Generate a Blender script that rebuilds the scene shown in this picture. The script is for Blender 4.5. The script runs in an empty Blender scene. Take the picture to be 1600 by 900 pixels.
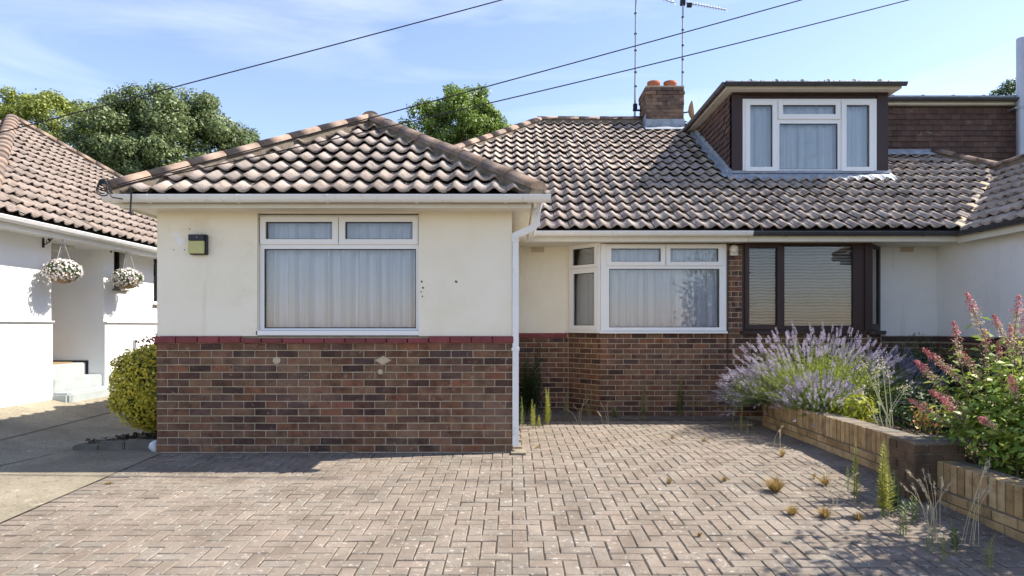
import bpy, bmesh, math, random
import numpy as np
from mathutils import Vector, Matrix

random.seed(7)
SC = bpy.context.scene
COL = SC.collection
R = math.radians

# ------------------------------------------------------------------ camera, sky, sun, exposure
F, CZ, HX, HY = 985.0, 1.3, 800.0, 510.0        # focal length in photo pixels, eye height, vanishing point
cam_d = bpy.data.cameras.new('camera'); cam = bpy.data.objects.new('camera', cam_d); COL.objects.link(cam)
cam.location = (0, 0, CZ); cam.rotation_euler = (R(90), 0, 0)
cam_d.sensor_width = 36.0; cam_d.lens = F / 1600 * 36.0
cam_d.shift_y = (HY - 450) / 1600; cam_d.clip_start = 0.05; cam_d.clip_end = 4000
SC.camera = cam

SUN_DIR = Vector((-0.846, -0.127, -1.0)).normalized()       # the way the light travels
SUN_ELEV = math.asin(-SUN_DIR.z)
SUN_AZ = math.atan2(-SUN_DIR.x, -SUN_DIR.y)                 # clockwise from +Y
world = bpy.data.worlds.new('World'); SC.world = world; world.use_nodes = True
wn, wl = world.node_tree.nodes, world.node_tree.links
wn.clear()
w_out = wn.new('ShaderNodeOutputWorld'); w_bg = wn.new('ShaderNodeBackground')
w_sky = wn.new('ShaderNodeTexSky'); w_sky.sky_type = 'NISHITA'; w_sky.sun_disc = False
w_sky.sun_elevation = SUN_ELEV; w_sky.sun_rotation = SUN_AZ
w_sky.air_density = 1.0; w_sky.dust_density = 0.35; w_sky.ozone_density = 2.6; w_sky.altitude = 20
w_tc = wn.new('ShaderNodeTexCoord'); w_map = wn.new('ShaderNodeMapping')
w_map.inputs['Scale'].default_value = (1.0, 1.0, 5.5); w_map.inputs['Rotation'].default_value = (R(12), R(-14), R(25))
w_no = wn.new('ShaderNodeTexNoise'); w_no.inputs['Scale'].default_value = 1.7; w_no.inputs['Detail'].default_value = 8
w_no.inputs['Roughness'].default_value = 0.55; w_no.inputs['Distortion'].default_value = 0.6
w_rp = wn.new('ShaderNodeValToRGB')
w_rp.color_ramp.elements[0].position = 0.53; w_rp.color_ramp.elements[0].color = (0, 0, 0, 1)
w_rp.color_ramp.elements[1].position = 0.80; w_rp.color_ramp.elements[1].color = (0.24, 0.24, 0.24, 1)
w_mx = wn.new('ShaderNodeMix'); w_mx.data_type = 'RGBA'
w_mx.inputs['B'].default_value = (7.0, 7.0, 7.4, 1)
wl.new(w_tc.outputs['Generated'], w_map.inputs['Vector']); wl.new(w_map.outputs['Vector'], w_no.inputs['Vector'])
wl.new(w_no.outputs['Fac'], w_rp.inputs['Fac']); wl.new(w_rp.outputs['Color'], w_mx.inputs['Factor'])
w_wb = wn.new('ShaderNodeMix'); w_wb.data_type = 'RGBA'; w_wb.blend_type = 'MULTIPLY'; w_wb.inputs['Factor'].default_value = 1.0
w_wb.inputs['B'].default_value = (1.02, 0.885, 0.87, 1)      # white balance of the whole sky
wl.new(w_sky.outputs['Color'], w_wb.inputs['A']); wl.new(w_wb.outputs['Result'], w_mx.inputs['A']); wl.new(w_mx.outputs['Result'], w_bg.inputs['Color'])
w_bg.inputs['Strength'].default_value = 0.145
wl.new(w_bg.outputs['Background'], w_out.inputs['Surface'])

sun_d = bpy.data.lights.new('sun', 'SUN'); sun = bpy.data.objects.new('sun', sun_d); COL.objects.link(sun)
sun_d.energy = 5.0; sun_d.angle = R(0.53); sun_d.color = (1.0, 0.93, 0.82)
sun.rotation_euler = SUN_DIR.to_track_quat('-Z', 'Y').to_euler(); sun.location = (20, 5, 25)

SC.view_settings.view_transform = 'Standard'; SC.view_settings.look = 'None'
SC.view_settings.gamma = 1.0; SC.view_settings.use_curve_mapping = False
SC.view_settings.exposure = 1.15
SC.render.engine = 'CYCLES'
SC.cycles.max_bounces = 8; SC.cycles.transparent_max_bounces = 12
SC.cycles.caustics_reflective = False; SC.cycles.caustics_refractive = False

# ------------------------------------------------------------------ measuring helpers
def P(px, py, y):
    return Vector(((px - HX) / F * y, y, CZ + (HY - py) / F * y))
def PX(px, y): return (px - HX) / F * y
def PZ(py, y): return CZ + (HY - py) / F * y
def g(x, y):                                   # height of the drive: falls to the street, rises to the left-hand house
    z = -0.04 * max(0.0, 6.5 - y)
    if x < -4.8: z += min(0.33, 0.3 * ((-4.8 - x) / 1.6) ** 1.3)
    return z
def G(px, py):
    y = 5.0
    for _ in range(40):
        x = PX(px, y); y = 0.5 * y + 0.5 * (CZ - g(x, y)) * F / max(20, py - HY)
    return Vector((PX(px, y), y, g(PX(px, y), y)))
def onplane(px, py, O, U):
    dx = (px - HX) / F
    u = (O[0] - dx * O[1]) / (dx * U[1] - U[0]); y = O[1] + u * U[1]
    return u, PZ(py, y) - O[2]
def score_at(p, n=None):
    p = Vector(p)
    if p.y < 0.5: return 0.0
    px, py = HX + F * p.x / p.y, HY - F * (p.z - CZ) / p.y
    if n is not None and Vector(n).dot(Vector((0, 0, CZ)) - p) <= 0: return 0.0
    if not (-20 < px < 1620 and -20 < py < 920): return 0.0
    return F / p.y

# ------------------------------------------------------------------ materials
def ramp(nt, cols, interp='LINEAR'):
    n = nt.nodes.new('ShaderNodeValToRGB'); cr = n.color_ramp; cr.interpolation = interp
    k = len(cols)
    while len(cr.elements) < k: cr.elements.new(0.5)
    for i, c in enumerate(cols):
        if len(c) == 2: pos, c = c
        else: pos = i / max(1, k - 1)
        cr.elements[i].position = pos; cr.elements[i].color = (*c, 1)
    return n
def mix(nt, a, b, fac, mode='MIX'):
    n = nt.nodes.new('ShaderNodeMix'); n.data_type = 'RGBA'; n.blend_type = mode
    for key, v in (('A', a), ('B', b)):
        if isinstance(v, tuple): n.inputs[key].default_value = (*v, 1)
        else: nt.links.new(v, n.inputs[key])
    if isinstance(fac, (int, float)): n.inputs['Factor'].default_value = fac
    else: nt.links.new(fac, n.inputs['Factor'])
    return n.outputs['Result']
def noise_node(nt, scale, detail=5, rough=0.6, vec=None, dist=0.0, stretch=None):
    n = nt.nodes.new('ShaderNodeTexNoise')
    n.inputs['Scale'].default_value = scale; n.inputs['Detail'].default_value = detail
    n.inputs['Roughness'].default_value = rough; n.inputs['Distortion'].default_value = dist
    if vec is None:
        ge = nt.nodes.get('GEO') or nt.nodes.new('ShaderNodeNewGeometry'); ge.name = 'GEO'; vec = ge.outputs['Position']
    if stretch:
        m = nt.nodes.new('ShaderNodeMapping'); m.inputs['Scale'].default_value = stretch
        nt.links.new(vec, m.inputs['Vector']); vec = m.outputs['Vector']
    nt.links.new(vec, n.inputs['Vector'])
    return n.outputs['Fac']
MATS = {}
def mat(name, cols, rough=0.85, scale=6.0, detail=6, stretch=None, rnd=None, rnd_cols=None, rnd_interp='LINEAR',
        bump=0.0, bump_scale=80.0, spots=(), spec=0.35, metal=0.0, transl=0.0, shade=0.0):
    """cols: ramp over world-space noise; rnd: 'object' or 'island' adds a ramp per piece (multiplied);
    spots: (noise scale, lo, hi, colour, amount) blotches laid on top."""
    if name in MATS: return MATS[name]
    m = bpy.data.materials.new(name); m.use_nodes = True; nt = m.node_tree; MATS[name] = m
    b = nt.nodes['Principled BSDF']; out = nt.nodes['Material Output']
    if isinstance(cols[0], (int, float)): cols = [cols]
    if len(cols) == 1:
        rgb = nt.nodes.new('ShaderNodeRGB'); rgb.outputs[0].default_value = (*cols[0], 1); c = rgb.outputs[0]
    else:
        r = ramp(nt, cols); nt.links.new(noise_node(nt, scale, detail, stretch=stretch), r.inputs['Fac'])
        if len(cols[0]) != 2:
            for i, e in enumerate(r.color_ramp.elements): e.position = 0.28 + 0.44 * i / (len(cols) - 1)
        c = r.outputs['Color']
    if rnd:
        if rnd == 'object':
            o = nt.nodes.new('ShaderNodeObjectInfo'); v = o.outputs['Random']
        else:
            o = nt.nodes.new('ShaderNodeNewGeometry'); v = o.outputs['Random Per Island']
        rr = ramp(nt, rnd_cols, rnd_interp); nt.links.new(v, rr.inputs['Fac'])
        c = mix(nt, c, rr.outputs['Color'], 1.0, 'MULTIPLY')
    for sp in spots:
        (sc, lo, hi, col, amt), st = sp[:5], (sp[5] if len(sp) > 5 else None)
        rs = ramp(nt, [(lo, (0, 0, 0)), (hi, (amt, amt, amt))])
        nt.links.new(noise_node(nt, sc, 5, 0.65, stretch=st), rs.inputs['Fac'])
        c = mix(nt, c, col, rs.outputs['Color'])
    nt.links.new(c, b.inputs['Base Color'])
    b.inputs['Roughness'].default_value = rough; b.inputs['Metallic'].default_value = metal
    b.inputs['Specular IOR Level'].default_value = spec
    if bump:
        bp = nt.nodes.new('ShaderNodeBump'); bp.inputs['Strength'].default_value = bump; bp.inputs['Distance'].default_value = 0.01
        nt.links.new(noise_node(nt, bump_scale, 4, 0.7), bp.inputs['Height']); nt.links.new(bp.outputs['Normal'], b.inputs['Normal'])
    if transl:
        tr = nt.nodes.new('ShaderNodeBsdfTranslucent'); nt.links.new(c, tr.inputs['Color'])
        ms = nt.nodes.new('ShaderNodeMixShader'); ms.inputs['Fac'].default_value = transl
        nt.links.new(b.outputs['BSDF'], ms.inputs[1]); nt.links.new(tr.outputs['BSDF'], ms.inputs[2])
        nt.links.new(ms.outputs['Shader'], out.inputs['Surface'])
    return m
def glass(name, tint=(0.97, 0.985, 0.99), gain=1.7):
    m = bpy.data.materials.new(name); m.use_nodes = True; nt = m.node_tree; nt.nodes.clear()
    out = nt.nodes.new('ShaderNodeOutputMaterial'); t = nt.nodes.new('ShaderNodeBsdfTransparent')
    gl = nt.nodes.new('ShaderNodeBsdfGlossy'); fr = nt.nodes.new('ShaderNodeFresnel'); mx = nt.nodes.new('ShaderNodeMixShader')
    ml = nt.nodes.new('ShaderNodeMath'); ml.operation = 'MULTIPLY'; ml.inputs[1].default_value = gain
    t.inputs['Color'].default_value = (*tint, 1); gl.inputs['Roughness'].default_value = 0.0
    fr.inputs['IOR'].default_value = 1.5
    nt.links.new(fr.outputs['Fac'], ml.inputs[0]); nt.links.new(ml.outputs[0], mx.inputs['Fac'])
    nt.links.new(t.outputs['BSDF'], mx.inputs[1]); nt.links.new(gl.outputs['BSDF'], mx.inputs[2])
    nt.links.new(mx.outputs['Shader'], out.inputs['Surface'])
    return m

BRC = [(0.0, (.055, .036, .036)), (.14, (.085, .050, .042)), (.3, (.15, .082, .055)), (.45, (.19, .125, .085)), (.6, (.125, .085, .068)),
       (.75, (.20, .096, .062)), (.88, (.17, .105, .085)), (1.0, (.075, .052, .055))]
BRC = [(p, (c[0] * .98, c[1] * .86, c[2] * .74)) for p, c in BRC]
def brickmat(kind):
    return mat('brick_' + kind, [(.48, .45, .44), (1.0, 1.0, 1.0), (1.45, 1.35, 1.2)], rough=.88, scale=11, rnd=kind, rnd_cols=BRC,
               bump=.5, bump_scale=90, spots=[(1.5, .54, .72, (.25, .165, .115), .5), (1.1, .56, .74, (.06, .038, .03), .55), (19, .61, .69, (.38, .31, .23), .4)])
BRICK = {k: brickmat(k) for k in ('object', 'island')}
STB = [(0.0, (.28, .18, .085)), (.35, (.40, .275, .13)), (.7, (.50, .36, .19)), (1.0, (.34, .22, .11))]
BUFF = {k: mat('buff_brick_' + k, [(.55, .52, .5), (1, 1, 1), (1.2, 1.15, 1.08)], scale=11, rnd=k, rnd_cols=STB, bump=.5,
               spots=[(5, .56, .74, (.10, .08, .05), .6), (31, .62, .72, (.42, .36, .27), .4)]) for k in ('object', 'island')}
CHB = {k: mat('chimney_brick_' + k, [(.5, .48, .46), (1, 1, 1), (1.25, 1.2, 1.1)], scale=9, rnd=k,
              rnd_cols=[(.13, .075, .05), (.20, .125, .085), (.10, .065, .052), (.24, .16, .11)], bump=.6,
              spots=[(7, .6, .7, (.30, .26, .2), .5)]) for k in ('object', 'island')}
TLC = [(0.0, (.90, .86, .84)), (.5, (1.0, 1.0, 1.0)), (1.0, (1.12, 1.06, 1.0))]
def tilemat(name, cols, k):
    return mat(name + k, cols, scale=5, detail=9, rnd=k, rnd_cols=TLC, rough=.92, bump=.55, bump_scale=70, spec=.15,
               spots=[(34, .60, .68, (.12, .095, .085), .6), (15, .64, .71, (.50, .44, .36), .5), (4.2, .66, .72, (.46, .33, .11), .6), (2.2, .54, .68, (.14, .118, .10), .5), (9, .60, .68, (.09, .08, .06), .55)])
TILE = {k: tilemat('roof_tile_', [(.20, .168, .148), (.37, .318, .28), (.47, .405, .355)], k) for k in ('object', 'island')}
TILE_N = {k: tilemat('neighbour_tile_', [(.16, .134, .12), (.265, .222, .197), (.325, .275, .245)], k) for k in ('object', 'island')}
PVC = [(0.0, (.90, .85, .83)), (.3, (1.0, .97, .95)), (.55, (1.04, .97, .94)), (.8, (.95, .96, .96)), (1.0, (1.08, 1.05, 1.02))]
PAVER = {k: mat('paver_' + k, [(.15, .13, .107), (.215, .187, .155), (.265, .232, .195)], scale=3.2, detail=9, rnd=k, rnd_cols=PVC, rough=.95,
                bump=.7, bump_scale=110, spec=.12,
                spots=[(40, .57, .66, (.10, .085, .07), .65), (.45, .56, .66, (.15, .13, .10), .5), (24, .60, .66, (.46, .43, .39), .7), (1.1, .56, .72, (.13, .115, .10), .55), (.7, .55, .7, (.31, .28, .24), .4)]) for k in ('object', 'island')}
M = dict(
    cream=mat('cream_render', [(.76, .70, .55), (.82, .765, .63), (.84, .79, .67)], scale=1.6, rough=.9, bump=.25, bump_scale=45,
              spots=[(9, .68, .75, (.50, .46, .36), .35), (2.0, .58, .76, (.62, .52, .33), .45), (7, .60, .72, (.52, .47, .36), .35, (1, 1, .10)), (40, .66, .72, (.45, .42, .36), .3)]),
    white_wall=mat('white_painted_wall', [(.76, .755, .74), (.83, .825, .81)], scale=2.2, rough=.85, bump=.3, bump_scale=30,
                   spots=[(3.2, .60, .76, (.56, .55, .50), .45), (6, .60, .72, (.55, .54, .50), .4, (1, 1, .12)), (40, .66, .72, (.5, .5, .48), .3)]),
    white_house=mat('bright_white_render', [(.76, .76, .75), (.80, .80, .79)], scale=2.2, rough=.85, bump=.25, bump_scale=30, spots=[(4, .62, .75, (.58, .57, .54), .35)]),
    mortar=mat('mortar', [(.38, .31, .215), (.54, .45, .32)], scale=12, rough=.95, bump=.5, bump_scale=120),
    mortar_dark=mat('aged_mortar', [(.10, .08, .06), (.24, .20, .15)], scale=9, rough=.95, bump=.6, bump_scale=60),
    red_paint=mat('red_masonry_paint', [(.15, .035, .038), (.235, .055, .058)], scale=9, rough=.7, bump=.3, rnd='object', rnd_cols=[(.85, .85, .85), (1.15, 1.1, 1.1)]),
    upvc=mat('white_upvc', [(.78, .78, .76), (.80, .80, .79)], scale=3, rough=.32, spec=.5),
    gutter=mat('white_gutter', [(.74, .74, .72), (.80, .80, .79)], scale=5, rough=.35, spec=.5, spots=[(9, .58, .72, (.48, .46, .38), .5), (25, .64, .70, (.30, .30, .22), .5)]),
    fascia=mat('cream_fascia', [(.66, .62, .51), (.74, .71, .62)], scale=4, rough=.6, spots=[(14, .66, .74, (.42, .38, .3), .4)]),
    dark_gutter=mat('dark_grey_gutter', [(.035, .037, .042), (.06, .062, .068)], scale=5, rough=.45, spec=.5),
    brown=mat('dark_brown_timber', [(.024, .011, .010), (.045, .02, .017)], scale=7, stretch=(1, 1, .15), rough=.5, spec=.4),
    lead=mat('lead', [(.20, .23, .27), (.36, .39, .43)], scale=9, rough=.6, spec=.4, bump=.5, bump_scale=25, spots=[(8, .6, .7, (.62, .62, .6), .5)]),
    felt=mat('roof_felt', [(.018, .016, .015), (.035, .03, .027)], rough=.95),
    hip=mat('hip_tile', [(.17, .125, .10), (.27, .205, .165), (.34, .265, .215)], scale=5, detail=9, rough=.9, bump=.6, bump_scale=60, spec=.15, rnd='object',
            rnd_cols=[(.85, .85, .87), (1.12, 1.06, 1.0)], spots=[(13, .56, .64, (.11, .09, .08), .6), (20, .64, .7, (.45, .41, .33), .5)]),
    pot=mat('terracotta', [(.26, .085, .045), (.37, .13, .07)], scale=8, rough=.8, bump=.3),
    hung=mat('hung_tile', [(.085, .052, .043), (.13, .082, .068)], scale=9, rough=.9, bump=.5, rnd='object', rnd_cols=[(.75, .75, .75), (1.2, 1.15, 1.1)],
             spots=[(5.5, .62, .70, (.30, .27, .17), .55)]),
    hung_i=mat('hung_tile_side', [(.085, .052, .043), (.13, .082, .068)], scale=9, rough=.9, bump=.5, rnd='island', rnd_cols=[(.75, .75, .75), (1.2, 1.15, 1.1)]),
    curtain=mat('net_curtain', [(.80, .81, .92), (.85, .86, .95)], scale=2, rough=.9, transl=.10, spec=0),
    curtain_w=mat('pale_blue_curtain', [(.78, .86, .94), (.82, .89, .95)], scale=2, rough=.9, transl=.08, spec=0),
    blind=mat('blind_slat', [(.66, .62, .55), (.78, .74, .66)], scale=6, rough=.6),
    room=mat('dark_room', [(.10, .09, .085)], rough=.95),
    black=mat('black_metal', [(.012, .012, .014)], rough=.5),
    gasket=mat('black_gasket', [(.02, .02, .022)], rough=.6),
    steel=mat('galvanised_steel', [(.30, .32, .35), (.42, .44, .47)], scale=9, rough=.45, metal=.6),
    flue=mat('grey_flue', [(.40, .42, .47), (.48, .50, .55)], scale=4, rough=.4, metal=.25),
    concrete=mat('concrete', [(.165, .143, .105), (.25, .22, .162), (.32, .285, .215)], scale=1.3, detail=10, rough=.95, bump=.7, bump_scale=90, spec=.15,
                 spots=[(38, .55, .64, (.11, .096, .075), .7), (30, .62, .69, (.46, .42, .34), .6), (.9, .54, .68, (.17, .15, .115), .6), (13, .58, .66, (.15, .13, .10), .55), (9, .62, .68, (.42, .385, .30), .5)]),
    joint=mat('joint_sand', [(.025, .02, .015), (.075, .062, .045)], scale=7, rough=1, bump=.6, bump_scale=150),
    soil=mat('soil', [(.055, .040, .028), (.13, .095, .065)], scale=9, rough=1, bump=1, bump_scale=40, spots=[(25, .62, .70, (.25, .21, .16), .6)]),
    strip=mat('gritty_strip', [(.09, .075, .058), (.20, .17, .13)], scale=5, rough=1, bump=1, bump_scale=60, spots=[(40, .62, .70, (.34, .30, .24), .6)]),
    grass_ground=mat('far_ground', [(.06, .075, .03), (.11, .10, .06)], scale=.6, rough=1),
    asphalt=mat('asphalt', [(.045, .045, .046), (.065, .065, .066)], scale=3, rough=.95, bump=.5, bump_scale=150),
    step=mat('painted_step', [(.30, .335, .335), (.38, .41, .41)], scale=5, rough=.6, spots=[(12, .62, .72, (.30, .34, .34), .4)]),
    mat_brown=mat('coir', [(.20, .13, .07), (.33, .23, .13)], scale=40, rough=1, bump=.8, bump_scale=200),
    alarm_dark=mat('navy_plastic', [(.018, .020, .032)], rough=.4), alarm_lime=mat('faded_lime_plastic', [(.44, .43, .17), (.52, .50, .23)], scale=9, rough=.5),
    lamp=mat('cream_plastic', [(.68, .66, .58)], rough=.4), vent=mat('terracotta_vent', [(.20, .075, .05), (.28, .11, .075)], scale=12, rough=.85),
    vent_c=mat('buff_vent', [(.50, .43, .30), (.60, .52, .38)], scale=12, rough=.85),
    bark=mat('bark', [(.07, .052, .038), (.14, .11, .08)], scale=6, stretch=(1, 1, .2), rough=1, bump=1, bump_scale=20),
    cable=mat('cable', [(.018, .018, .02)], rough=.6), stone=mat('white_stone', [(.50, .52, .54), (.68, .69, .70)], scale=9, rough=.9),
    chip=mat('bark_chip', [(.05, .035, .026), (.12, .085, .06)], scale=20, rough=1),
    kerb=mat('kerb_concrete', [(.10, .09, .075), (.19, .17, .14)], scale=6, rough=.95, bump=.8, bump_scale=50),
)
GLASS = glass('window_glass'); GLASS_D = glass('dark_window_glass', (.82, .82, .82), 1.3)
def leafmat(name, cols, transl=.35, rough=.55, spec=.35):
    return mat(name, [(.86, .86, .86), (1.1, 1.1, 1.1)], scale=3, rnd='island', rnd_cols=cols, transl=transl, rough=rough, spec=spec)

# ------------------------------------------------------------------ object helpers
INV = {}
def setp(o, parent):
    if parent is not None:
        o.parent = parent
        if parent.name in INV: o.matrix_parent_inverse = INV[parent.name]
def tag(o, label=None, cat=None, group=None, kind=None):
    if label: o['label'] = label
    if cat: o['category'] = cat
    if group: o['group'] = group
    if kind: o['kind'] = kind
    return o
def thing(name, loc, label, cat, group=None):
    o = bpy.data.objects.new(name, None); COL.objects.link(o); o.location = loc; o.empty_display_size = .2
    INV[o.name] = Matrix.Translation(-Vector(loc)); return tag(o, label, cat, group)
def link(name, me, parent=None, mw=None):
    o = bpy.data.objects.new(name, me); COL.objects.link(o)
    if mw is not None: o.matrix_basis = mw
    setp(o, parent); return o
def basis(X, Y, Z, o):
    return Matrix(((X[0], Y[0], Z[0], o[0]), (X[1], Y[1], Z[1], o[1]), (X[2], Y[2], Z[2], o[2]), (0, 0, 0, 1)))
def npmesh(name, V, faces, material, smooth=False):
    V = np.asarray(V, dtype=np.float32)
    me = bpy.data.meshes.new(name)
    if isinstance(faces, np.ndarray):
        k = faces.shape[1]; n = faces.shape[0]
        me.vertices.add(len(V)); me.vertices.foreach_set('co', V.ravel())
        me.loops.add(n * k); me.loops.foreach_set('vertex_index', faces.astype(np.int32).ravel())
        me.polygons.add(n); me.polygons.foreach_set('loop_start', np.arange(0, n * k, k, dtype=np.int32))
        try: me.polygons.foreach_set('loop_total', np.full(n, k, dtype=np.int32))
        except Exception: pass
        me.update(calc_edges=True)
    else:
        me.from_pydata([tuple(map(float, v)) for v in V], [], faces); me.update()
    if material is not None: me.materials.append(material)
    if smooth: me.polygons.foreach_set('use_smooth', np.ones(len(me.polygons), dtype=bool))
    return me
class MB:
    def __init__(s): s.v = []; s.f = []
    def add(s, vs, fs):
        k = len(s.v); s.v += [Vector(v) for v in vs]; s.f += [tuple(i + k for i in f) for f in fs]; return s
    def box(s, x0, x1, y0, y1, z0, z1, mw=None):
        vs = [Vector(p) for p in ((x0, y0, z0), (x1, y0, z0), (x1, y1, z0), (x0, y1, z0), (x0, y0, z1), (x1, y0, z1), (x1, y1, z1), (x0, y1, z1))]
        if mw is not None: vs = [mw @ v for v in vs]
        return s.add(vs, [(0, 3, 2, 1), (4, 5, 6, 7), (0, 1, 5, 4), (1, 2, 6, 5), (2, 3, 7, 6), (3, 0, 4, 7)])
    def poly(s, pts): return s.add(pts, [tuple(range(len(pts)))])
    def slab(s, pts, d):                       # polygon extruded by vector d
        n = len(pts); d = Vector(d); a = [Vector(p) for p in pts]
        return s.add(a + [p + d for p in a], [tuple(range(n)), tuple(range(2 * n - 1, n - 1, -1))] + [(i, i + n, (i + 1) % n + n, (i + 1) % n) for i in range(n)])
    def tube(s, pts, rad, n=6, caps=True):
        pts = [Vector(p) for p in pts]
        if isinstance(rad, (int, float)): rad = [rad] * len(pts)
        rings = []; k = len(s.v); up = None
        for i, p in enumerate(pts):
            d = (pts[min(i + 1, len(pts) - 1)] - pts[max(i - 1, 0)]).normalized()
            if up is None: up = Vector((0, 0, 1)) if abs(d.z) < .9 else Vector((0, 1, 0))
            a = d.cross(up).normalized(); b = a.cross(d)
            s.v += [p + (a * math.cos(2 * math.pi * j / n) + b * math.sin(2 * math.pi * j / n)) * rad[i] for j in range(n)]
        for i in range(len(pts) - 1):
            for j in range(n):
                s.f.append((k + i * n + j, k + i * n + (j + 1) % n, k + (i + 1) * n + (j + 1) % n, k + (i + 1) * n + j))
        if caps: s.f += [tuple(k + j for j in range(n)), tuple(k + (len(pts) - 1) * n + j for j in range(n - 1, -1, -1))]
        return s
    def lathe(s, c, prof, n=16):               # profile (radius, z) about a vertical axis
        c = Vector(c); k = len(s.v)
        for r, z in prof: s.v += [c + Vector((r * math.cos(2 * math.pi * j / n), r * math.sin(2 * math.pi * j / n), z)) for j in range(n)]
        for i in range(len(prof) - 1):
            for j in range(n): s.f.append((k + i * n + j, k + i * n + (j + 1) % n, k + (i + 1) * n + (j + 1) % n, k + (i + 1) * n + j))
        return s
    def extrude(s, prof, mw, length):          # open/closed profile in local XZ swept along local Y
        k = len(s.v); n = len(prof)
        for y in (0, length): s.v += [mw @ Vector((x, y, z)) for x, z in prof]
        s.f += [(k + i, k + (i + 1) % n, k + n + (i + 1) % n, k + n + i) for i in range(n)] + [tuple(k + i for i in range(n - 1, -1, -1)), tuple(k + n + i for i in range(n))]
        return s
    def build(s, name, material, parent=None, smooth=False, bevel=0.0):
        loc = None
        if parent is None:
            xs = [v.x for v in s.v]; ys = [v.y for v in s.v]
            loc = Vector(((min(xs) + max(xs)) / 2, (min(ys) + max(ys)) / 2, min(v.z for v in s.v)))
        me = bpy.data.meshes.new(name); me.from_pydata([v - loc if loc else v for v in s.v], [], s.f); me.update()
        bm = bmesh.new(); bm.from_mesh(me); bmesh.ops.recalc_face_normals(bm, faces=bm.faces)
        if bevel: bmesh.ops.bevel(bm, geom=bm.edges[:], offset=bevel, segments=2, affect='EDGES', clamp_overlap=True)
        bm.to_mesh(me); bm.free()
        if material is not None: me.materials.append(material)
        if smooth: me.polygons.foreach_set('use_smooth', np.ones(len(me.polygons), dtype=bool))
        o = link(name, me, parent)
        if loc: o.location = loc
        return o
def rect_wall(mb, O, U, N, u0, u1, v0, v1, holes, thick):
    """vertical panel with rectangular holes; front face in the plane of O, thickness goes along -N"""
    O, U, N = Vector(O), Vector(U), Vector(N)
    us = sorted({u0, u1, *[h[0] for h in holes], *[h[1] for h in holes]}); vs = sorted({v0, v1, *[h[2] for h in holes], *[h[3] for h in holes]})
    us = [u for u in us if u0 - 1e-6 <= u <= u1 + 1e-6]; vs = [v for v in vs if v0 - 1e-6 <= v <= v1 + 1e-6]
    nu, nv = len(us), len(vs)
    def solid(i, j):
        if not (0 <= i < nu - 1 and 0 <= j < nv - 1): return False
        cu, cv = (us[i] + us[i + 1]) / 2, (vs[j] + vs[j + 1]) / 2
        return not any(h[0] < cu < h[1] and h[2] < cv < h[3] for h in holes)
    def pt(u, v, w): return O + U * u + Vector((0, 0, v)) - N * w
    idx = {}
    def vid(i, j, w):
        if (i, j, w) not in idx:
            idx[(i, j, w)] = len(mb.v); mb.v.append(pt(us[i], vs[j], w * thick))
        return idx[(i, j, w)]
    for i in range(nu - 1):
        for j in range(nv - 1):
            if not solid(i, j): continue
            mb.f.append((vid(i, j, 0), vid(i + 1, j, 0), vid(i + 1, j + 1, 0), vid(i, j + 1, 0)))
            mb.f.append((vid(i, j, 1), vid(i, j + 1, 1), vid(i + 1, j + 1, 1), vid(i + 1, j, 1)))
            for (di, dj, a, b) in ((-1, 0, (i, j), (i, j + 1)), (1, 0, (i + 1, j + 1), (i + 1, j)), (0, -1, (i + 1, j), (i, j)), (0, 1, (i, j + 1), (i + 1, j + 1))):
                if not solid(i + di, j + dj): mb.f.append((vid(*a, 0), vid(*b, 0), vid(*b, 1), vid(*a, 1)))
    return mb

# ------------------------------------------------------------------ bricks and roof tiles, gathered per house
def brick_mesh(name, L, H, D, ch, seed, material):
    r = random.Random(seed); j = lambda a: r.uniform(-a, a)
    x, z = L / 2, H / 2
    back = [(-x, D, -z), (x, D, -z), (x, D, z), (-x, D, z)]
    mid = [(-x, ch - .006, -z), (x, ch - .006, -z), (x, ch - .006, z), (-x, ch - .006, z)]
    fr = [(sx * (x - ch) + j(.0015), -.006 + j(.0008), sz * (z - ch) + j(.0012)) for sx, sz in ((-1, -1), (1, -1), (1, 1), (-1, 1))]
    f = [(8, 9, 10, 11)] + [(4 + i, 4 + (i + 1) % 4, 8 + (i + 1) % 4, 8 + i) for i in range(4)] + [(i, (i + 1) % 4, 4 + (i + 1) % 4, 4 + i) for i in range(4)]
    return npmesh(name, back + mid + fr, f, material)
PIECES = {}      # house -> list of dict(kind, part, mw, mesh, score, name)
def piece(key, part, mw, mesh, score, name): PIECES.setdefault(key, []).append((score, len(PIECES.get(key, ())), part, mw, mesh, name))
def flush(key, limit, stuff_name, stuff_mat):
    lst = sorted(PIECES.pop(key, []), key=lambda t: (-t[0], t[1])); rest = {}
    for k, (sc, _, part, mw, me, name) in enumerate(lst):
        if k < limit and sc > 0: link(name, me, part, mw)
        else: rest.setdefault(part.name, (part, []))[1].append((mw, me))
    for part, items in rest.values():
        V = []; Fc = []
        for mw, me in items:
            k = len(V); V += [mw @ v.co for v in me.vertices]; Fc += [tuple(i + k for i in p.vertices) for p in me.polygons]
        me = npmesh(stuff_name, V, Fc, stuff_mat)
        tag(link(stuff_name, me, part), kind='stuff')
BM = {}
def brick_set(tagname, L, H, D, ch, material, n=4):
    if tagname not in BM: BM[tagname] = [brick_mesh(tagname, L, H, D, ch, 11 * i + 3, material) for i in range(n)]
    return BM[tagname]
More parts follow.
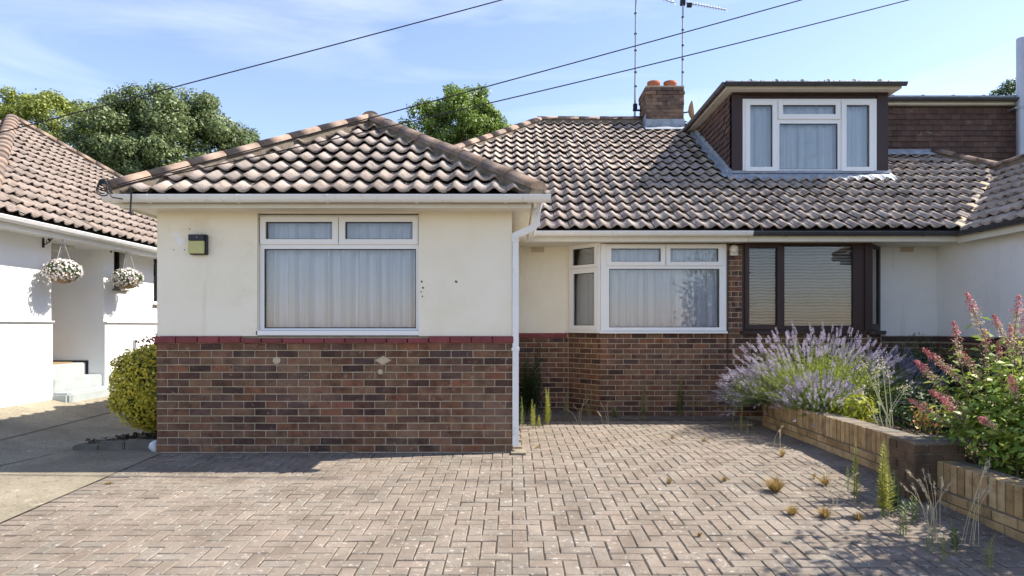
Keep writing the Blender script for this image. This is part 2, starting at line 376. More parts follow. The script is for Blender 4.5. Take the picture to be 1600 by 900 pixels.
def lay(key, part, O, U, N, length, courses, setname='brick', L=.215, H=.065, joint=.010, material=None, bond=.5, skip=(), start=0, name='brick', D=.045, jitter=.0015):
    O, U, N = Vector(O), Vector(U).normalized(), Vector(N).normalized()
    ms = brick_set(setname, L, H, D, .004, material or BRICK['object'])
    rr = random.Random(hash((round(O.x, 2), round(O.y, 2), courses)) & 0xffff)
    for c in range(courses):
        z = O.z + c * (H + joint) + (H + joint) / 2
        u = -bond * (L + joint) if (c + start) % 2 else 0.0
        while u < length:
            a, b = max(u, 0), min(u + L, length); uc = (a + b) / 2; u += L + joint
            if b - a < .03 or any(s[0] < uc < s[1] and s[2] < z < s[3] for s in skip): continue
            p = O + U * uc; p.z = z
            sc = score_at(p, N)
            mw = basis(U * ((b - a) / L), -N, Vector((0, 0, 1)), p - N * rr.uniform(-jitter, jitter)) @ Matrix.Rotation(rr.uniform(-.012, .012), 4, 'Y')
            piece(key, part, mw, rr.choice(ms), sc * (b - a), name)

TW, TG = .195, .306
def tile_profile(x):                            # one roll and one trough, x in 0..1
    c = math.cos(2 * math.pi * (x - .36)); return .024 * (c + .18 * math.cos(4 * math.pi * (x - .36)))
def tile_mesh(material, name='roof_tile'):
    n = 9; L = TG + .05; V = []; Fc = []
    for i in range(n + 1):
        x = i / n; zz = tile_profile(x); X = x * (TW - .002)
        zz += .006 if i == 0 else 0.0; V += [(X, 0, zz + .050), (X, L, zz - .004), (X, .003, zz + .034)]
    for i in range(n):
        a, b = 3 * i, 3 * i + 3
        Fc += [(a, b, b + 1, a + 1), (a + 2, b + 2, b, a)]
    m = npmesh(name, V, Fc, material, smooth=False)
    for p in m.polygons: p.use_smooth = p.index % 2 == 0
    return m
TILE_ME = tile_mesh(TILE['object']); TILE_ME_N = tile_mesh(TILE_N['object'])
def tile_slope(key, part, O, U, V, regions, ur, rows, score_bias=1.0, phase=0.0, base=None, bmat=None):
    """regions: lists of half planes (a,b,c) with a*u+b*v<=c in slope coordinates"""
    O, U, V = Vector(O), Vector(U), Vector(V); N = U.cross(V); rr = random.Random(len(PIECES.get(key, ())) + 5)
    i0, i1 = math.floor((ur[0] - phase) / TW), math.ceil((ur[1] - phase) / TW)
    for j in range(rows):
        for i in range(i0, i1):
            u, v = i * TW + phase, j * TG
            cs = [(u, v), (u + TW, v), (u + TW, v + TG), (u, v + TG), (u + TW / 2, v + TG / 2)]
            best = None
            for reg in regions:
                ins = [all(a * x + b * y <= c for a, b, c in reg) for x, y in cs]
                if any(ins) and (best is None or sum(ins) > best[0]): best = (sum(ins), reg)
            if best is None: continue
            p = O + U * (u + TW / 2) + V * (v + TG / 2)
            mw = basis(U, V, N, O + U * u + V * v + N * rr.uniform(-.005, .006)) @ Matrix.Rotation(rr.gauss(0, .012), 4, 'Z') @ Matrix.Rotation(rr.gauss(0, .010), 4, 'X')
            me = base or TILE_ME
            if best[0] < 5:
                bm = bmesh.new(); bm.from_mesh(base or TILE_ME)
                for a, b, c in best[1]:
                    ln = math.hypot(a, b); q = (c - a * u - b * v) / (ln * ln)
                    bmesh.ops.bisect_plane(bm, geom=bm.verts[:] + bm.edges[:] + bm.faces[:], plane_co=(a * q, b * q, 0), plane_no=(a, b, 0), clear_outer=True)
                if not bm.faces: bm.free(); continue
                me = bpy.data.meshes.new('roof_tile_cut'); bm.to_mesh(me); bm.free(); me.materials.append(bmat or TILE['object'])
            piece(key, part, mw, me, score_at(p, N) * score_bias, 'roof_tile')
def half_round(name, r, L, material, n=10, flat=.75):
    V = []; Fc = []
    for y, rr in ((0, r), (L, r * .96)):
        for i in range(n + 1):
            a = math.pi * i / n; V.append((-rr * math.cos(a), y, rr * math.sin(a) * flat))
    for i in range(n): Fc.append((i, i + 1, n + 2 + i, n + 1 + i))
    Fc += [tuple(range(n, -1, -1)), tuple(range(n + 1, 2 * n + 2))]
    me = npmesh(name, V, Fc, material)
    for p in me.polygons: p.use_smooth = len(p.vertices) == 4
    return me
HIP_ME = half_round('ridge_tile', .115, 1.0, M['hip'])
def hip_run(part, a, b, step=.40, lift=.02, name='ridge_tile', bed=True, scale=1.0):
    a, b = Vector(a), Vector(b); d = b - a; n = max(1, round(d.length / step)); Y = d.normalized()
    X = Y.cross(Vector((0, 0, 1))).normalized(); Z = X.cross(Y); rr = random.Random(int(a.x * 100) + 9)
    for k in range(n):
        p = a + d * (k / n) + Z * (lift + rr.uniform(-.006, .006))
        mw = basis(X * scale, Y * (d.length / n - .012), Z * scale, p) @ Matrix.Rotation(rr.uniform(-.012, .012), 4, 'Z')
        link(name, HIP_ME, part, mw)
    if bed:
        mb = MB(); w = .10 * scale
        mb.slab([a - X * w - Z * .07, a + X * w - Z * .07, a + X * w * .9 + Z * (lift + .01), a - X * w * .9 + Z * (lift + .01)], d)
        mb.build('mortar_bed', M['mortar_dark'], part)

# ------------------------------------------------------------------ windows, gutters
def ring(mb, O, U, N, r, w, d0, d1):
    rect_wall(mb, Vector(O) + Vector(N) * d0, U, N, r[0], r[1], r[2], r[3], [(r[0] + w, r[1] - w, r[2] + w, r[3] - w)], d0 - d1)
def window(root, O, U, N, outer, panes, material, sashes=(), depth=.06, glassm=None, hole_pad=0.0, name='window', sill=None, label=None, sillmat=None):
    O, U, N = Vector(O), Vector(U).normalized(), Vector(N).normalized()
    mb = rect_wall(MB(), O, U, N, *outer, list(panes), depth)
    w = mb.build(name, material, root)
    if label: w['label'] = label
    for s in sashes:
        # raised casement frame round one pane
        pane, o = s; m2 = MB(); rect_wall(m2, O + N * .022, U, N, *o, [pane], .0215); m2.build('sash', material, w)
    for p in panes:
        m4 = MB(); rect_wall(m4, O - N * .004, U, N, p[0] - .001, p[1] + .001, p[2] - .001, p[3] + .001, [(p[0] + .008, p[1] - .008, p[2] + .008, p[3] - .008)], .012)
        m4.build('gasket', M['gasket'], w)
        m3 = MB(); rect_wall(m3, O - N * .018, U, N, p[0] - .004, p[1] + .004, p[2] - .004, p[3] + .004, [], .004); m3.build('pane', glassm or GLASS, w)
    if sill:
        u0, u1, v0, v1, out = sill; m5 = MB(); rect_wall(m5, O + N * out, U, N, u0, u1, v0, v1, [], out + depth * .5)
        m5.build('sill', sillmat or material, w, bevel=.004)
    return w
def curtain(parent, O, U, N, u0, u1, v0, v1, back, material, seed, amp=.03, freq=16, name='curtain'):
    O, U, N = Vector(O), Vector(U).normalized(), Vector(N).normalized(); rr = random.Random(seed)
    n = int((u1 - u0) * 110); ph = 0.0; V = []; rows = 5
    prof = []
    fr = freq
    for i in range(n + 1):
        if rr.random() < .06: fr = freq * rr.uniform(.6, 1.5)
        ph += fr * (u1 - u0) / n; w = math.sin(ph); prof.append(amp * (w + .35 * math.sin(2.3 * ph + 1) + .25 * math.sin(.4 * ph)))
    for r in range(rows):
        t = r / (rows - 1)
        for i in range(n + 1):
            u = u0 + (u1 - u0) * i / n + .012 * math.sin(i * .13 + seed) * (1 - t)
            V.append(O + U * u + Vector((0, 0, v0 + (v1 - v0) * t)) - N * (back + prof[i] * (.8 + .35 * (1 - t))))
    Fc = np.array([(r * (n + 1) + i, r * (n + 1) + i + 1, (r + 1) * (n + 1) + i + 1, (r + 1) * (n + 1) + i) for r in range(rows - 1) for i in range(n)])
    return link(name, npmesh(name, V, Fc, material, smooth=True), parent)
def uvr(O, U, a, b, c, d):                      # photo rectangle (left, right, top, bottom) to panel coordinates
    u0, _ = onplane(a, d, O, U); u1, _ = onplane(b, d, O, U)
    um = (a + b) / 2; _, v0 = onplane(um, d, O, U); _, v1 = onplane(um, c, O, U)
    return (u0, u1, v0, v1)
def gutter(root, a, b, out, material, r=.058, name='gutter', brackets=.75):
    a, b, out = Vector(a), Vector(b), Vector(out).normalized(); d = b - a; Y = d.normalized(); up = Vector((0, 0, 1))
    prof = [(r * 1.08, .004), (r * 1.08, -.008)] + [(r * math.cos(t), r * -math.sin(t) * 1.15) for t in [math.pi * k / 9 for k in range(1, 9)]] + [(-r * 1.08, -.008), (-r * 1.08, .004),
           (-r * .9, .004)] + [(-r * .9 * math.cos(t), r * -.9 * math.sin(t) * 1.1) for t in [math.pi * k / 7 for k in range(1, 7)]] + [(r * .9, .004)]
    o = MB().extrude(prof, basis(out, Y, up, a), d.length).build(name, material, root)
    n = max(1, int(d.length / brackets))
    for k in range(n):
        p = a + d * ((k + .5) / n); mb = MB()
        mb.extrude([(x * 1.06, z * 1.06 - .001) for x, z in prof[:12]] , basis(out, Y, up, p - Y * .012), .024)
        mb.build('bracket', material, o)
    mb = MB()
    for q, s in ((a, -1), (b, 1)): mb.extrude([(x * 1.03, z * 1.03) for x, z in prof[:12]], basis(out, Y, up, q + Y * (.001 if s > 0 else -.007)), .006)
    mb.build('end_cap', material, o)
    return o

# ================================================================== THE SETTING
def sheet(name, xs, ys, zf, material, kind='structure'):
    V = [(x, y, zf(x, y)) for y in ys for x in xs]; n = len(xs)
    Fc = np.array([(j * n + i, j * n + i + 1, (j + 1) * n + i + 1, (j + 1) * n + i) for j in range(len(ys) - 1) for i in range(n - 1)])
    return tag(link(name, npmesh(name, V, Fc, material)), kind=kind)
def fr(a, b, s): n = max(1, round((b - a) / s)); return [a + (b - a) * i / n for i in range(n + 1)]
sheet('ground', [-1500, -60, 60, 1500], [-1500, -60, 60, 1500], lambda x, y: -.75, M['grass_ground'])
sheet('road', [-60, 60], [-12, -4.6], lambda x, y: -.50, M['asphalt'])
sheet('pavement', [-60, 60], [-4.6, -2.6], lambda x, y: -.40, M['concrete'])
sheet('concrete_driveway', fr(-9, -3.605, .25), fr(-2.6, 18, .4), g, M['concrete'])
sheet('front_yard', [-40, -25, -9], fr(-2.6, 18, 3), lambda x, y: g(-9, y) - .02, M['concrete'])
def soil_z(x, y):
    return .22 - (.10 if y < 4.95 else 0) + .03 * math.sin(3.1 * x + 1.7 * y) * math.sin(2.3 * y - x)
sheet('flower_bed', fr(3.36, 12, .3), fr(1.2, 9.1, .3), soil_z, M['soil'])
sheet('gritty_strip', fr(.02, 3.30, .12), fr(8.7, 9.6, .12), lambda x, y: .004 + .02 * max(0, y - 8.75) + random.uniform(0, .012), M['strip'])
# thin tar lines between the concrete slabs
for pts in ([G(0, 688), G(60, 673), G(120, 658), G(178, 643)], [G(-30, 735), G(0, 728), G(55, 716), G(111, 703)]):
    pts = [Vector((p.x, p.y, g(p.x, p.y) + .003)) for p in pts]; mb = MB()
    for a, b in zip(pts, pts[1:]): mb.poly([a + Vector((-.009, 0, 0)), a + Vector((.009, 0, 0)), b + Vector((.009, 0, 0)), b + Vector((-.009, 0, 0))])
    tag(mb.build('slab_joint', M['joint']), kind='structure')

# --- herringbone block paving: the base sheet with pavers let into it
paving = sheet('block_paving', fr(-3.60, 3.34, .5), fr(-2.6, 2.1, .5) + fr(2.3, 8.7, .2), lambda x, y: g(x, y) - .007, M['joint'])
base_front = sheet('driveway_front', fr(-3.60, 3.34, .5), fr(-2.6, 2.06, .5), lambda x, y: g(x, y) - .001, PAVER['island'])
def paver_mesh(name, L, W, ch=.006):
    x, y = L / 2, W / 2
    lo = [(-x, -y, -.03), (x, -y, -.03), (x, y, -.03), (-x, y, -.03)]; mid = [(a, b, -ch) for a, b, _ in lo]
    top = [(sx * (x - ch), sy * (y - ch), 0) for sx, sy in ((-1, -1), (1, -1), (1, 1), (-1, 1))]
    Fc = [(8, 9, 10, 11)] + [(4 + i, 4 + (i + 1) % 4, 8 + (i + 1) % 4, 8 + i) for i in range(4)] + [(i, (i + 1) % 4, 4 + (i + 1) % 4, 4 + i) for i in range(4)]
    return npmesh(name, lo + mid + top, Fc, PAVER['object'])
PV = [paver_mesh('paver', .1955 - .0006 * k, .0955 - .0006 * k, .004 + .0012 * k) for k in range(4)]
rr = random.Random(3)
def put_paver(x, y, rot):
    hx, hy = (.1, .05) if rot == 0 else (.05, .1)
    x0, x1, y0, y1 = max(x - hx, -3.395), min(x + hx, 3.42), max(y - hy, 2.08), min(y + hy, 8.8)
    if x0 < -.02 and y0 > 6.55: return
    if x1 - x0 < .03 or y1 - y0 < .03: return
    sx = (x1 - x0) / (2 * hx); sy = (y1 - y0) / (2 * hy)
    if rot: sx, sy = sy, sx
    X, Y = (x0 + x1) / 2 + rr.uniform(-.0012, .0012), (y0 + y1) / 2 + rr.uniform(-.0012, .0012)
    nrm = Vector((-(g(X + .05, Y) - g(X - .05, Y)) / .1, -(g(X, Y + .05) - g(X, Y - .05)) / .1, 1)).normalized()
    a = (math.pi / 2 if rot else 0) + rr.uniform(-.016, .016)
    ax = Vector((math.cos(a), math.sin(a), 0)); ax = (ax - nrm * ax.dot(nrm)).normalized(); ay = nrm.cross(ax)
    mw = basis(ax * sx, ay * sy, nrm, (X, Y, g(X, Y) + rr.uniform(-.003, .002))) @ Matrix.Rotation(rr.uniform(-.018, .018), 4, 'X') @ Matrix.Rotation(rr.uniform(-.009, .009), 4, 'Y')
    piece('paving', paving, mw, PV[rr.randrange(4)], score_at((X, Y, g(X, Y)), nrm), 'paver')
for i in range(-40, 36):
    for j in range(18, 92):
        k = (i - j) % 4
        if k == 0: put_paver(i * .1 + .1, j * .1 + .05, 0)
        elif k == 3: put_paver(i * .1 + .05, j * .1 + .1, 1)
for j in range(21, 66):                          # header course along the concrete
    y = j * .1 + .05; mw = basis(Vector((1, 0, 0)), Vector((0, 1, 0)), Vector((0, 0, 1)), (-3.498, y, g(-3.5, y) - .001 + rr.uniform(-.002, .002)))
    piece('paving', paving, mw, PV[j % 4], score_at((-3.5, y, 0)), 'paver')
flush('paving', 300, 'paver_field', PAVER['island'])

# ================================================================== OUR BUNGALOW
SX = 3.21                                        # party line
PT = .65; PC = 1 / math.hypot(1, PT); PS = PT * PC
ZW, ZM = 2.59, 2.64                              # eaves: wing, main roof
YW, YM = 6.13, 8.72
XL, XR = -3.92, .25                              # wing eaves left / right
XA = (XL + XR) / 2; HWD = (XR - XL) / 2
APEX = Vector((XA, YW + HWD, ZW + PT * HWD)); WEND = Vector((XA, YM + HWD - .077, ZW + PT * HWD))
RD = 4.5; ZR = ZM + PT * RD; YR = YM + RD; XH = XL + RD
def mx(v): return Vector((2 * SX - v[0], v[1], v[2]))
house = thing('bungalow', (-.2, 9.5, 0), 'cream rendered brick bungalow with projecting front wing, white windows and brown tiled roof', 'house')

# rendered walls and brickwork of the wing
Zv = Vector((0, 0, 1)); UX = Vector((1, 0, 0)); NF = Vector((0, -1, 0))
WO = Vector((0, 6.56, 0))                        # plane of the wing window
wo = uvr(WO, UX, 406, 655, 336, 516)
mb = rect_wall(MB(), (0, 6.5, 0), UX, NF, -3.66, 0, 1.2, 2.56, [(wo[0] - .004, wo[1] + .004, 1.2, wo[3] + .012)], .22)
rect_wall(mb, (0, 6.72, 0), (0, 1, 0), (1, 0, 0), 0, 2.81, 1.2, 2.56, [], .2)
rect_wall(mb, (-3.66, 17.2, 0), (0, -1, 0), (-1, 0, 0), 0, 10.48, 1.2, 2.56, [], .2)
rw = mb.build('rendered_wall', M['cream'], house)
mb = MB(); mb.box(-3.66, 0, 6.502, 6.72, -.1, 1.13); mb.box(-.2, -.003, 6.72, 9.53, -.1, 1.13); mb.box(-3.657, -3.46, 6.72, 17.2, -.1, 1.13)
mb.box(-3.66, -.001, 6.53, 6.72, 1.13, 1.198); mb.box(-.2, -.004, 6.72, 9.53, 1.13, 1.198); mb.box(-3.655, -3.46, 6.72, 17.2, 1.13, 1.198)
plinth = mb.build('brick_wall', M['mortar'], house)
VR = (1.79, 2.025, .453, .528)
lay('house', plinth, (-3.66, 6.5, .003), UX, NF, 3.66, 15, skip=[VR])
lay('house', plinth, (0, 6.505, .003), (0, 1, 0), (1, 0, 0), 3.0, 15)
lay('house', plinth, (-3.66, 12.0, .003), (0, -1, 0), (-1, 0, 0), 5.5, 15)
# painted red course: full bricks at both ends, thin sloping sill bricks under the window
RED = brick_set('red_brick', .217, .07, .08, .006, M['red_paint'])
def red_course(x0, x1, y, z, part, h=.07, out=.02, n=None, U=UX, N=NF):
    L = x1 - x0; n = n or max(1, round(L / .225)); w = L / n
    for k in range(n):
        p = Vector(y[0]) + U * (x0 + w * (k + .5)) + N * out; p.z = z + h / 2
        link('red_brick', random.choice(RED), part, basis(U * ((w - .008) / .217), -N, Zv * (h / .07), p))
red_course(-3.68, -2.79, ((0, 6.5, 0),), 1.128, plinth, n=4)
red_course(-.855, .018, ((0, 6.5, 0),), 1.128, plinth, n=4)
red_course(-2.787, -.858, ((0, 6.5, 0),), 1.128, plinth, h=.05, out=.03, n=9)
red_course(.02, 3.0, ((-.002, 6.5, 0),), 1.128, plinth, U=Vector((0, 1, 0)), N=Vector((1, 0, 0)))
def vent(part, O, U, N, r, cols, rows, material, root, name='air_brick', rot=0):
    u0, u1, v0, v1 = r; mb = MB(); hs = []
    for i in range(cols):
        for j in range(rows):
            du, dv = (u1 - u0) / (cols + .6), (v1 - v0) / (rows + .5)
            hs.append((u0 + du * (i + .55), u0 + du * (i + 1.05), v0 + dv * (j + .5), v0 + dv * (j + 1.0)))
    rect_wall(mb, Vector(O) + Vector(N) * .008, U, N, *r, hs, .03); o = mb.build(name, material, root)
    m2 = MB(); rect_wall(m2, Vector(O) - Vector(N) * .012, U, N, u0 + .004, u1 - .004, v0 + .004, v1 - .004, [], .004); m2.build('hole_back', M['black'], o)
    return o
vent(plinth, (-3.66, 6.5, 0), UX, NF, (1.802, 2.013, .458, .523), 9, 4, M['vent'], house)
# filled holes in the brickwork
for (cx, cy, r, n) in ((432, 563, .040, 14), (598.5, 563, .085, 4), (594, 581, .028, 10)):
    c = P(cx, cy, 6.492); mb = MB()
    mb.slab([c + Vector((r * math.cos(2 * math.pi * k / n), 0, (.55 if n == 4 else .95) * r * math.sin(2 * math.pi * k / n))) for k in range(n)], (0, .02, 0)); mb.build('mortar_patch', M['mortar'], plinth)

# wing window
w = window(house, WO, UX, NF, wo, [uvr(WO, UX, 413, 650, 389, 513), uvr(WO, UX, 416, 520, 347, 374), uvr(WO, UX, 540, 645, 347, 374)], M['upvc'],
           sashes=[(uvr(WO, UX, 416, 520, 347, 374), uvr(WO, UX, 407.5, 529, 339, 382)), (uvr(WO, UX, 540, 645, 347, 374), uvr(WO, UX, 530.5, 653.5, 339, 382))],
           sill=(*uvr(WO, UX, 403, 656, 516.5, 524), .06), label='wide white window with two fanlights in the front wing')
curtain(w, WO, UX, NF, wo[0] + .03, wo[1] - .03, wo[2] + .03, wo[3] - .02, .115, M['curtain'], 4, amp=.038, freq=40)
MB().box(-3.4, -.22, 7.3, 7.33, 1.0, 2.5).build('room_back', M['room'], house)

rm = random.Random(3)
def blot(px, py, r, material, name, n=9):
    q = P(px, py, 6.498); mbb = MB(); pts = []
    for k in range(n):
        t_ = 2 * math.pi * k / n; rr_ = r * rm.uniform(.5, 1.2); pts.append(q + Vector((rr_ * math.cos(t_), 0, rr_ * math.sin(t_))))
    mbb.slab(pts, (0, .006, 0)); mbb.build(name, material, rw)
for (px, py, r) in ((275, 366, .035), (282, 377, .05)): blot(px, py, r, M['upvc'], 'filler_patch', 13)
for (px, py, r) in ((659, 440, .012), (661, 450, .014), (658, 456, .009), (660, 463, .008), (713, 440, .014), (296, 358, .008), (271, 390, .007), (288, 390, .007)): blot(px, py, r, M['kerb'], 'paint_chip', 7)
# recessed wall beside the bay, and the shared bay's left half
RY, BY = 9.53, 9.08; BX0, BX1 = .855, 1.272
mb = rect_wall(MB(), (0, RY, 0), UX, NF, .0, BX0 + .3, 1.2, 2.56, [], .2); rw2 = mb.build('rendered_wall', M['cream'], house)
mb = MB(); mb.box(.002, BX0 + .3, RY + .002, RY + .2, -.1, 1.2)
SU = Vector((BX1 - BX0, BY - RY, 0)); SL = SU.length; SU.normalize(); SN = Vector((SU.y, -SU.x, 0))
SO = Vector((BX0, RY, 0))
rect_wall(mb, SO, SU, SN, 0, SL, -.1, 1.2, [], .1); rect_wall(mb, (0, BY + .001, 0), UX, NF, BX1, SX, -.1, 1.2, [], .1)
rect_wall(mb, (0, BY + .001, 0), UX, NF, 3.105, SX, 1.201, 2.47, [], .1)
bayw = mb.build('brick_wall', M['mortar'], house)
lay('house', bayw, (.0, RY, .003), UX, NF, BX0 - .01, 15, start=1)
lay('house', bayw, SO + Vector((0, 0, .003)), SU, SN, SL, 16)
lay('house', bayw, (BX1, BY, .003), UX, NF, SX - BX1, 16, start=1)
lay('house', bayw, (3.108, BY, 1.203), UX, NF, .1, 17, L=.1, setname='closer')
red_course(.02, BX0 - .02, ((0, RY, 0),), 1.128, bayw, out=.012, n=4)
bO = Vector((0, BY - .01, 0))
bo = uvr(bO, UX, 939, 1135, 381, 517)
w = window(house, bO, UX, NF, bo, [uvr(bO, UX, 952, 1124, 420, 511.5), uvr(bO, UX, 955, 1032, 388.5, 409), uvr(bO, UX, 1047, 1122, 388.5, 409)], M['upvc'],
           sashes=[(uvr(bO, UX, 955, 1032, 388.5, 409), uvr(bO, UX, 948, 1039, 382.5, 415)), (uvr(bO, UX, 1047, 1122, 388.5, 409), uvr(bO, UX, 1040.5, 1130, 382.5, 415))],
           sill=(*uvr(bO, UX, 936, 1135.5, 517.5, 521), .05), label='front face of the white bay window', name='bay_window')
curtain(w, bO, UX, NF, bo[0] + .05, bo[1] - .02, bo[2] + .02, bo[3] - .02, .115, M['curtain'], 9, amp=.04, freq=40)
sO = SO + SN * .01
so = uvr(sO, SU, 889, 937.5, 381, 517)
w = window(house, sO, SU, SN, so, [uvr(sO, SU, 897, 930, 427, 508.5), uvr(sO, SU, 896, 930, 388, 414)], M['upvc'],
           sashes=[(uvr(sO, SU, 897, 930, 427, 508.5), uvr(sO, SU, 891.5, 935, 420, 515)), (uvr(sO, SU, 896, 930, 388, 414), uvr(sO, SU, 891.5, 935, 382.5, 418))],
           sill=(so[0] - .02, so[1] + .02, so[2] - .03, so[2], .05), label='narrow angled side light of the white bay', name='bay_window')
curtain(w, sO, SU, SN, so[0] + .02, so[1] - .02, so[2] + .02, so[3] - .02, .10, M['curtain'], 5, amp=.03, freq=44)
mb = MB(); mb.box(.3, SX - .03, 10.4, 10.43, .1, 2.5); mb.box(SX - .03, SX + .03, BY + .105, 13, 0, 2.5); mb.build('room_back', M['room'], house)
vent(house, (0, RY, 0), UX, NF, uvr((0, RY, 0), UX, 830, 850, 383, 394), 6, 4, M['vent_c'], house)
mb = MB(); mb.box(-3.46, SX, 17.2, 17.4, -.1, 2.5); mb.build('rear_wall', M['cream'], house)

# fascia, soffit, gutters
mb = MB(); mb.box(-3.86, .19, 6.20, 6.225, 2.465, 2.585); mb.box(.165, .19, 6.225, 8.80, 2.465, 2.585); mb.box(-3.86, -3.835, 6.225, 17.0, 2.465, 2.585)
mb.box(.19, 3.30, 8.80, 8.825, 2.485, 2.62); mb.build('fascia', M['fascia'], house)
mb = MB(); mb.box(-3.835, .165, 6.225, 6.5, 2.482, 2.50); mb.box(.0, .165, 6.5, 8.825, 2.482, 2.50); mb.box(-3.835, -3.66, 6.5, 17, 2.482, 2.50)
mb.box(0, SX, 8.825, 9.53, 2.500, 2.515); mb.build('soffit', M['fascia'], house)
mb = MB(); mb.box(-3.6, -.05, 6.72, 17, 2.53, 2.56); mb.box(-.05, SX, 9.12, 17, 2.53, 2.56); mb.build('ceiling', M['room'], house)
gutter(house, (-3.96, 6.135, 2.572), (.37, 6.135, 2.572), (0, -1, 0), M['gutter'])
gutter(house, (-3.925, 6.205, 2.570), (-3.925, 17.0, 2.570), (-1, 0, 0), M['gutter'], brackets=1.2)
gutter(house, (.253, 6.205, 2.570), (.253, 8.66, 2.570), (1, 0, 0), M['gutter'])
gutter(house, (.30, 8.735, 2.615), (3.32, 8.735, 2.615), (0, -1, 0), M['gutter'])
# downpipe: outlet, swan neck, square pipe, clips and shoe
dp = MB(); T = .033
def sq(mb, pts, t=T):
    pts = [Vector(p) for p in pts]
    for a, b in zip(pts, pts[1:]):
        d = (b - a).normalized(); s = Vector((0, 1, 0)) if abs(d.y) < .9 else UX; x = d.cross(s).normalized(); y = x.cross(d)
        mb.slab([a - x * t - y * t, a + x * t - y * t, a + x * t + y * t, a - x * t + y * t], b - a)
sq(dp, [(.252, 6.50, 2.52), (.252, 6.50, 2.37)], .036); sq(dp, [(.262, 6.503, 2.385), (.215, 6.505, 2.315)], .034)
sq(dp, [(.235, 6.506, 2.325), (.03, 6.51, 2.235)], .0335); sq(dp, [(.037, 6.512, 2.26), (.037, 6.512, .07)], .032)
sq(dp, [(.037, 6.512, 2.255), (.037, 6.512, 2.17)], .037)
d = dp.build('downpipe', M['gutter'], house)
mb = MB()
for z in (1.05,): mb.box(-.004, .076, 6.473, 6.552, z, z + .03)
mb.build('pipe_clip', M['gutter'], d)
MB().box(-.01, .14, 6.38, 6.6, -.04, .018).build('concrete_pad', M['concrete'], house)

# roof: underlay, tiles, hips and ridge, chimney
def low(v, d=.034): return Vector((v[0], v[1], v[2] - d))
eL, eR = Vector((XL, YW, ZW)), Vector((XR, YW, ZW))
mL, mRt = Vector((XL, YM, ZM)), Vector((2 * SX - XL, YM, ZM))
rL, rM = Vector((XH, YR, ZR)), Vector((SX, YR, ZR))
bL = Vector((XL, YR + RD, ZM))
mb = MB()
mb.poly([low(eL), low(eR), low(APEX)])
mb.poly([low(eR), low((XR, YM - .077, ZW)), low(WEND), low(APEX)])
mb.poly([low(eL), low(APEX), low(WEND), low((XL, YM + .2, ZW))])
mb.poly([low(mL), low((SX, YM, ZM)), low(rM), low(rL)])
mb.poly([low(mL), low(rL), low(bL)]); mb.poly([low(bL), low(rL), low(rM), low((SX, YR + RD, ZM))])
roof = mb.build('roof', M['felt'], house)
cp = PC
tile_slope('house_tiles', roof, (XA, YW, ZW), UX, (0, PC, PS), [[(1, cp, HWD - .02), (-1, cp, HWD - .02)]], (-HWD, HWD), 9, phase=.03)
SPL = HWD - .05
mainregs = [[(-1, -cp, -(XR - .077) - .03), (0, cp, SPL), (1, 0, SX)], [(-1, cp, -XL + .0), (0, -cp, -SPL), (1, 0, SX), (0, cp, RD)]]
tile_slope('house_tiles', roof, (0, YM, ZM), UX, (0, PC, PS), mainregs, (-2.2, SX), 18, phase=.02)
# wing side slopes (seen only from the side)
tile_slope('house_tiles', roof, (XR, YW, ZW), (0, 1, 0), (-PC, 0, PS), [[(-1, cp, 0), (1, -cp, YM - YW - .077 - .03), (0, cp, HWD)]], (0, 5), 9)
tile_slope('house_tiles', roof, (XL, 13, ZW), (0, -1, 0), (PC, 0, PS), [[(1, cp, 13 - YW), (0, cp, HWD)]], (0, 7), 9)
flush('house_tiles', 300, 'roof_tile_field', TILE['island'])
hip_run(roof, eL + Vector((.0, .0, .02)), APEX + Vector((0, 0, .03)))
hip_run(roof, eR + Vector((-.0, .0, .02)), APEX + Vector((0, 0, .03)))
hip_run(roof, APEX + Vector((0, -.06, .035)), WEND + Vector((0, .15, .035)))
hip_run(roof, mL + Vector((0, 0, .02)), rL + Vector((0, 0, .03)))
hip_run(roof, rL + Vector((-.05, 0, .03)), Vector((2.72, YR, ZR + .03)))
flush('house', 300, 'brick_courses', BRICK['island'])
# undertile filler strips at the eaves
mb = MB(); mb.box(XL + .1, XR - .1, YW + .02, YW + .06, ZW - .08, ZW - .005); mb.box(.3, SX, YM + .02, YM + .06, ZM - .06, ZM - .005); mb.build('eaves_filler', M['felt'], house)

# chimney
CX0, CX1, CY0, CY1 = 2.735, 3.50, 12.85, 13.5; CT = PZ(136, CY0)
mb = MB(); mb.box(CX0 + .003, CX1 - .003, CY0 + .003, CY1 - .003, 5.0, CT)
chim = mb.build('chimney', M['mortar_dark'], house)
nC = 10; z0 = CT - nC * .075
for (O, U, N, L) in (((CX0, CY0, z0), UX, NF, CX1 - CX0), ((CX0, CY1, z0), Vector((0, -1, 0)), Vector((-1, 0, 0)), CY1 - CY0), ((CX1, CY0, z0), Vector((0, 1, 0)), Vector((1, 0, 0)), CY1 - CY0)):
    lay('chimney', chim, O, U, N, L, nC, setname='chimney_brick', material=CHB['object'], jitter=.006)
for (O, U, N, L) in (((CX0 - .02, CY0 - .022, CT - .155), UX, NF, CX1 - CX0 + .04), ((CX0 - .022, CY1, CT - .155), Vector((0, -1, 0)), Vector((-1, 0, 0)), CY1 - CY0)):
    lay('chimney', chim, O, U, N, L, 2, setname='chimney_brick', material=CHB['object'], jitter=.006)
flush('chimney', 90, 'brick_courses', CHB['island'])
mb = MB(); mb.slab([(CX0 - .01, CY0 - .01, CT), (CX1 + .01, CY0 - .01, CT), (CX1 + .01, CY1, CT), (CX0 - .01, CY1, CT)], (0, 0, .025)); mb.build('mortar_cap', M['mortar'], chim)
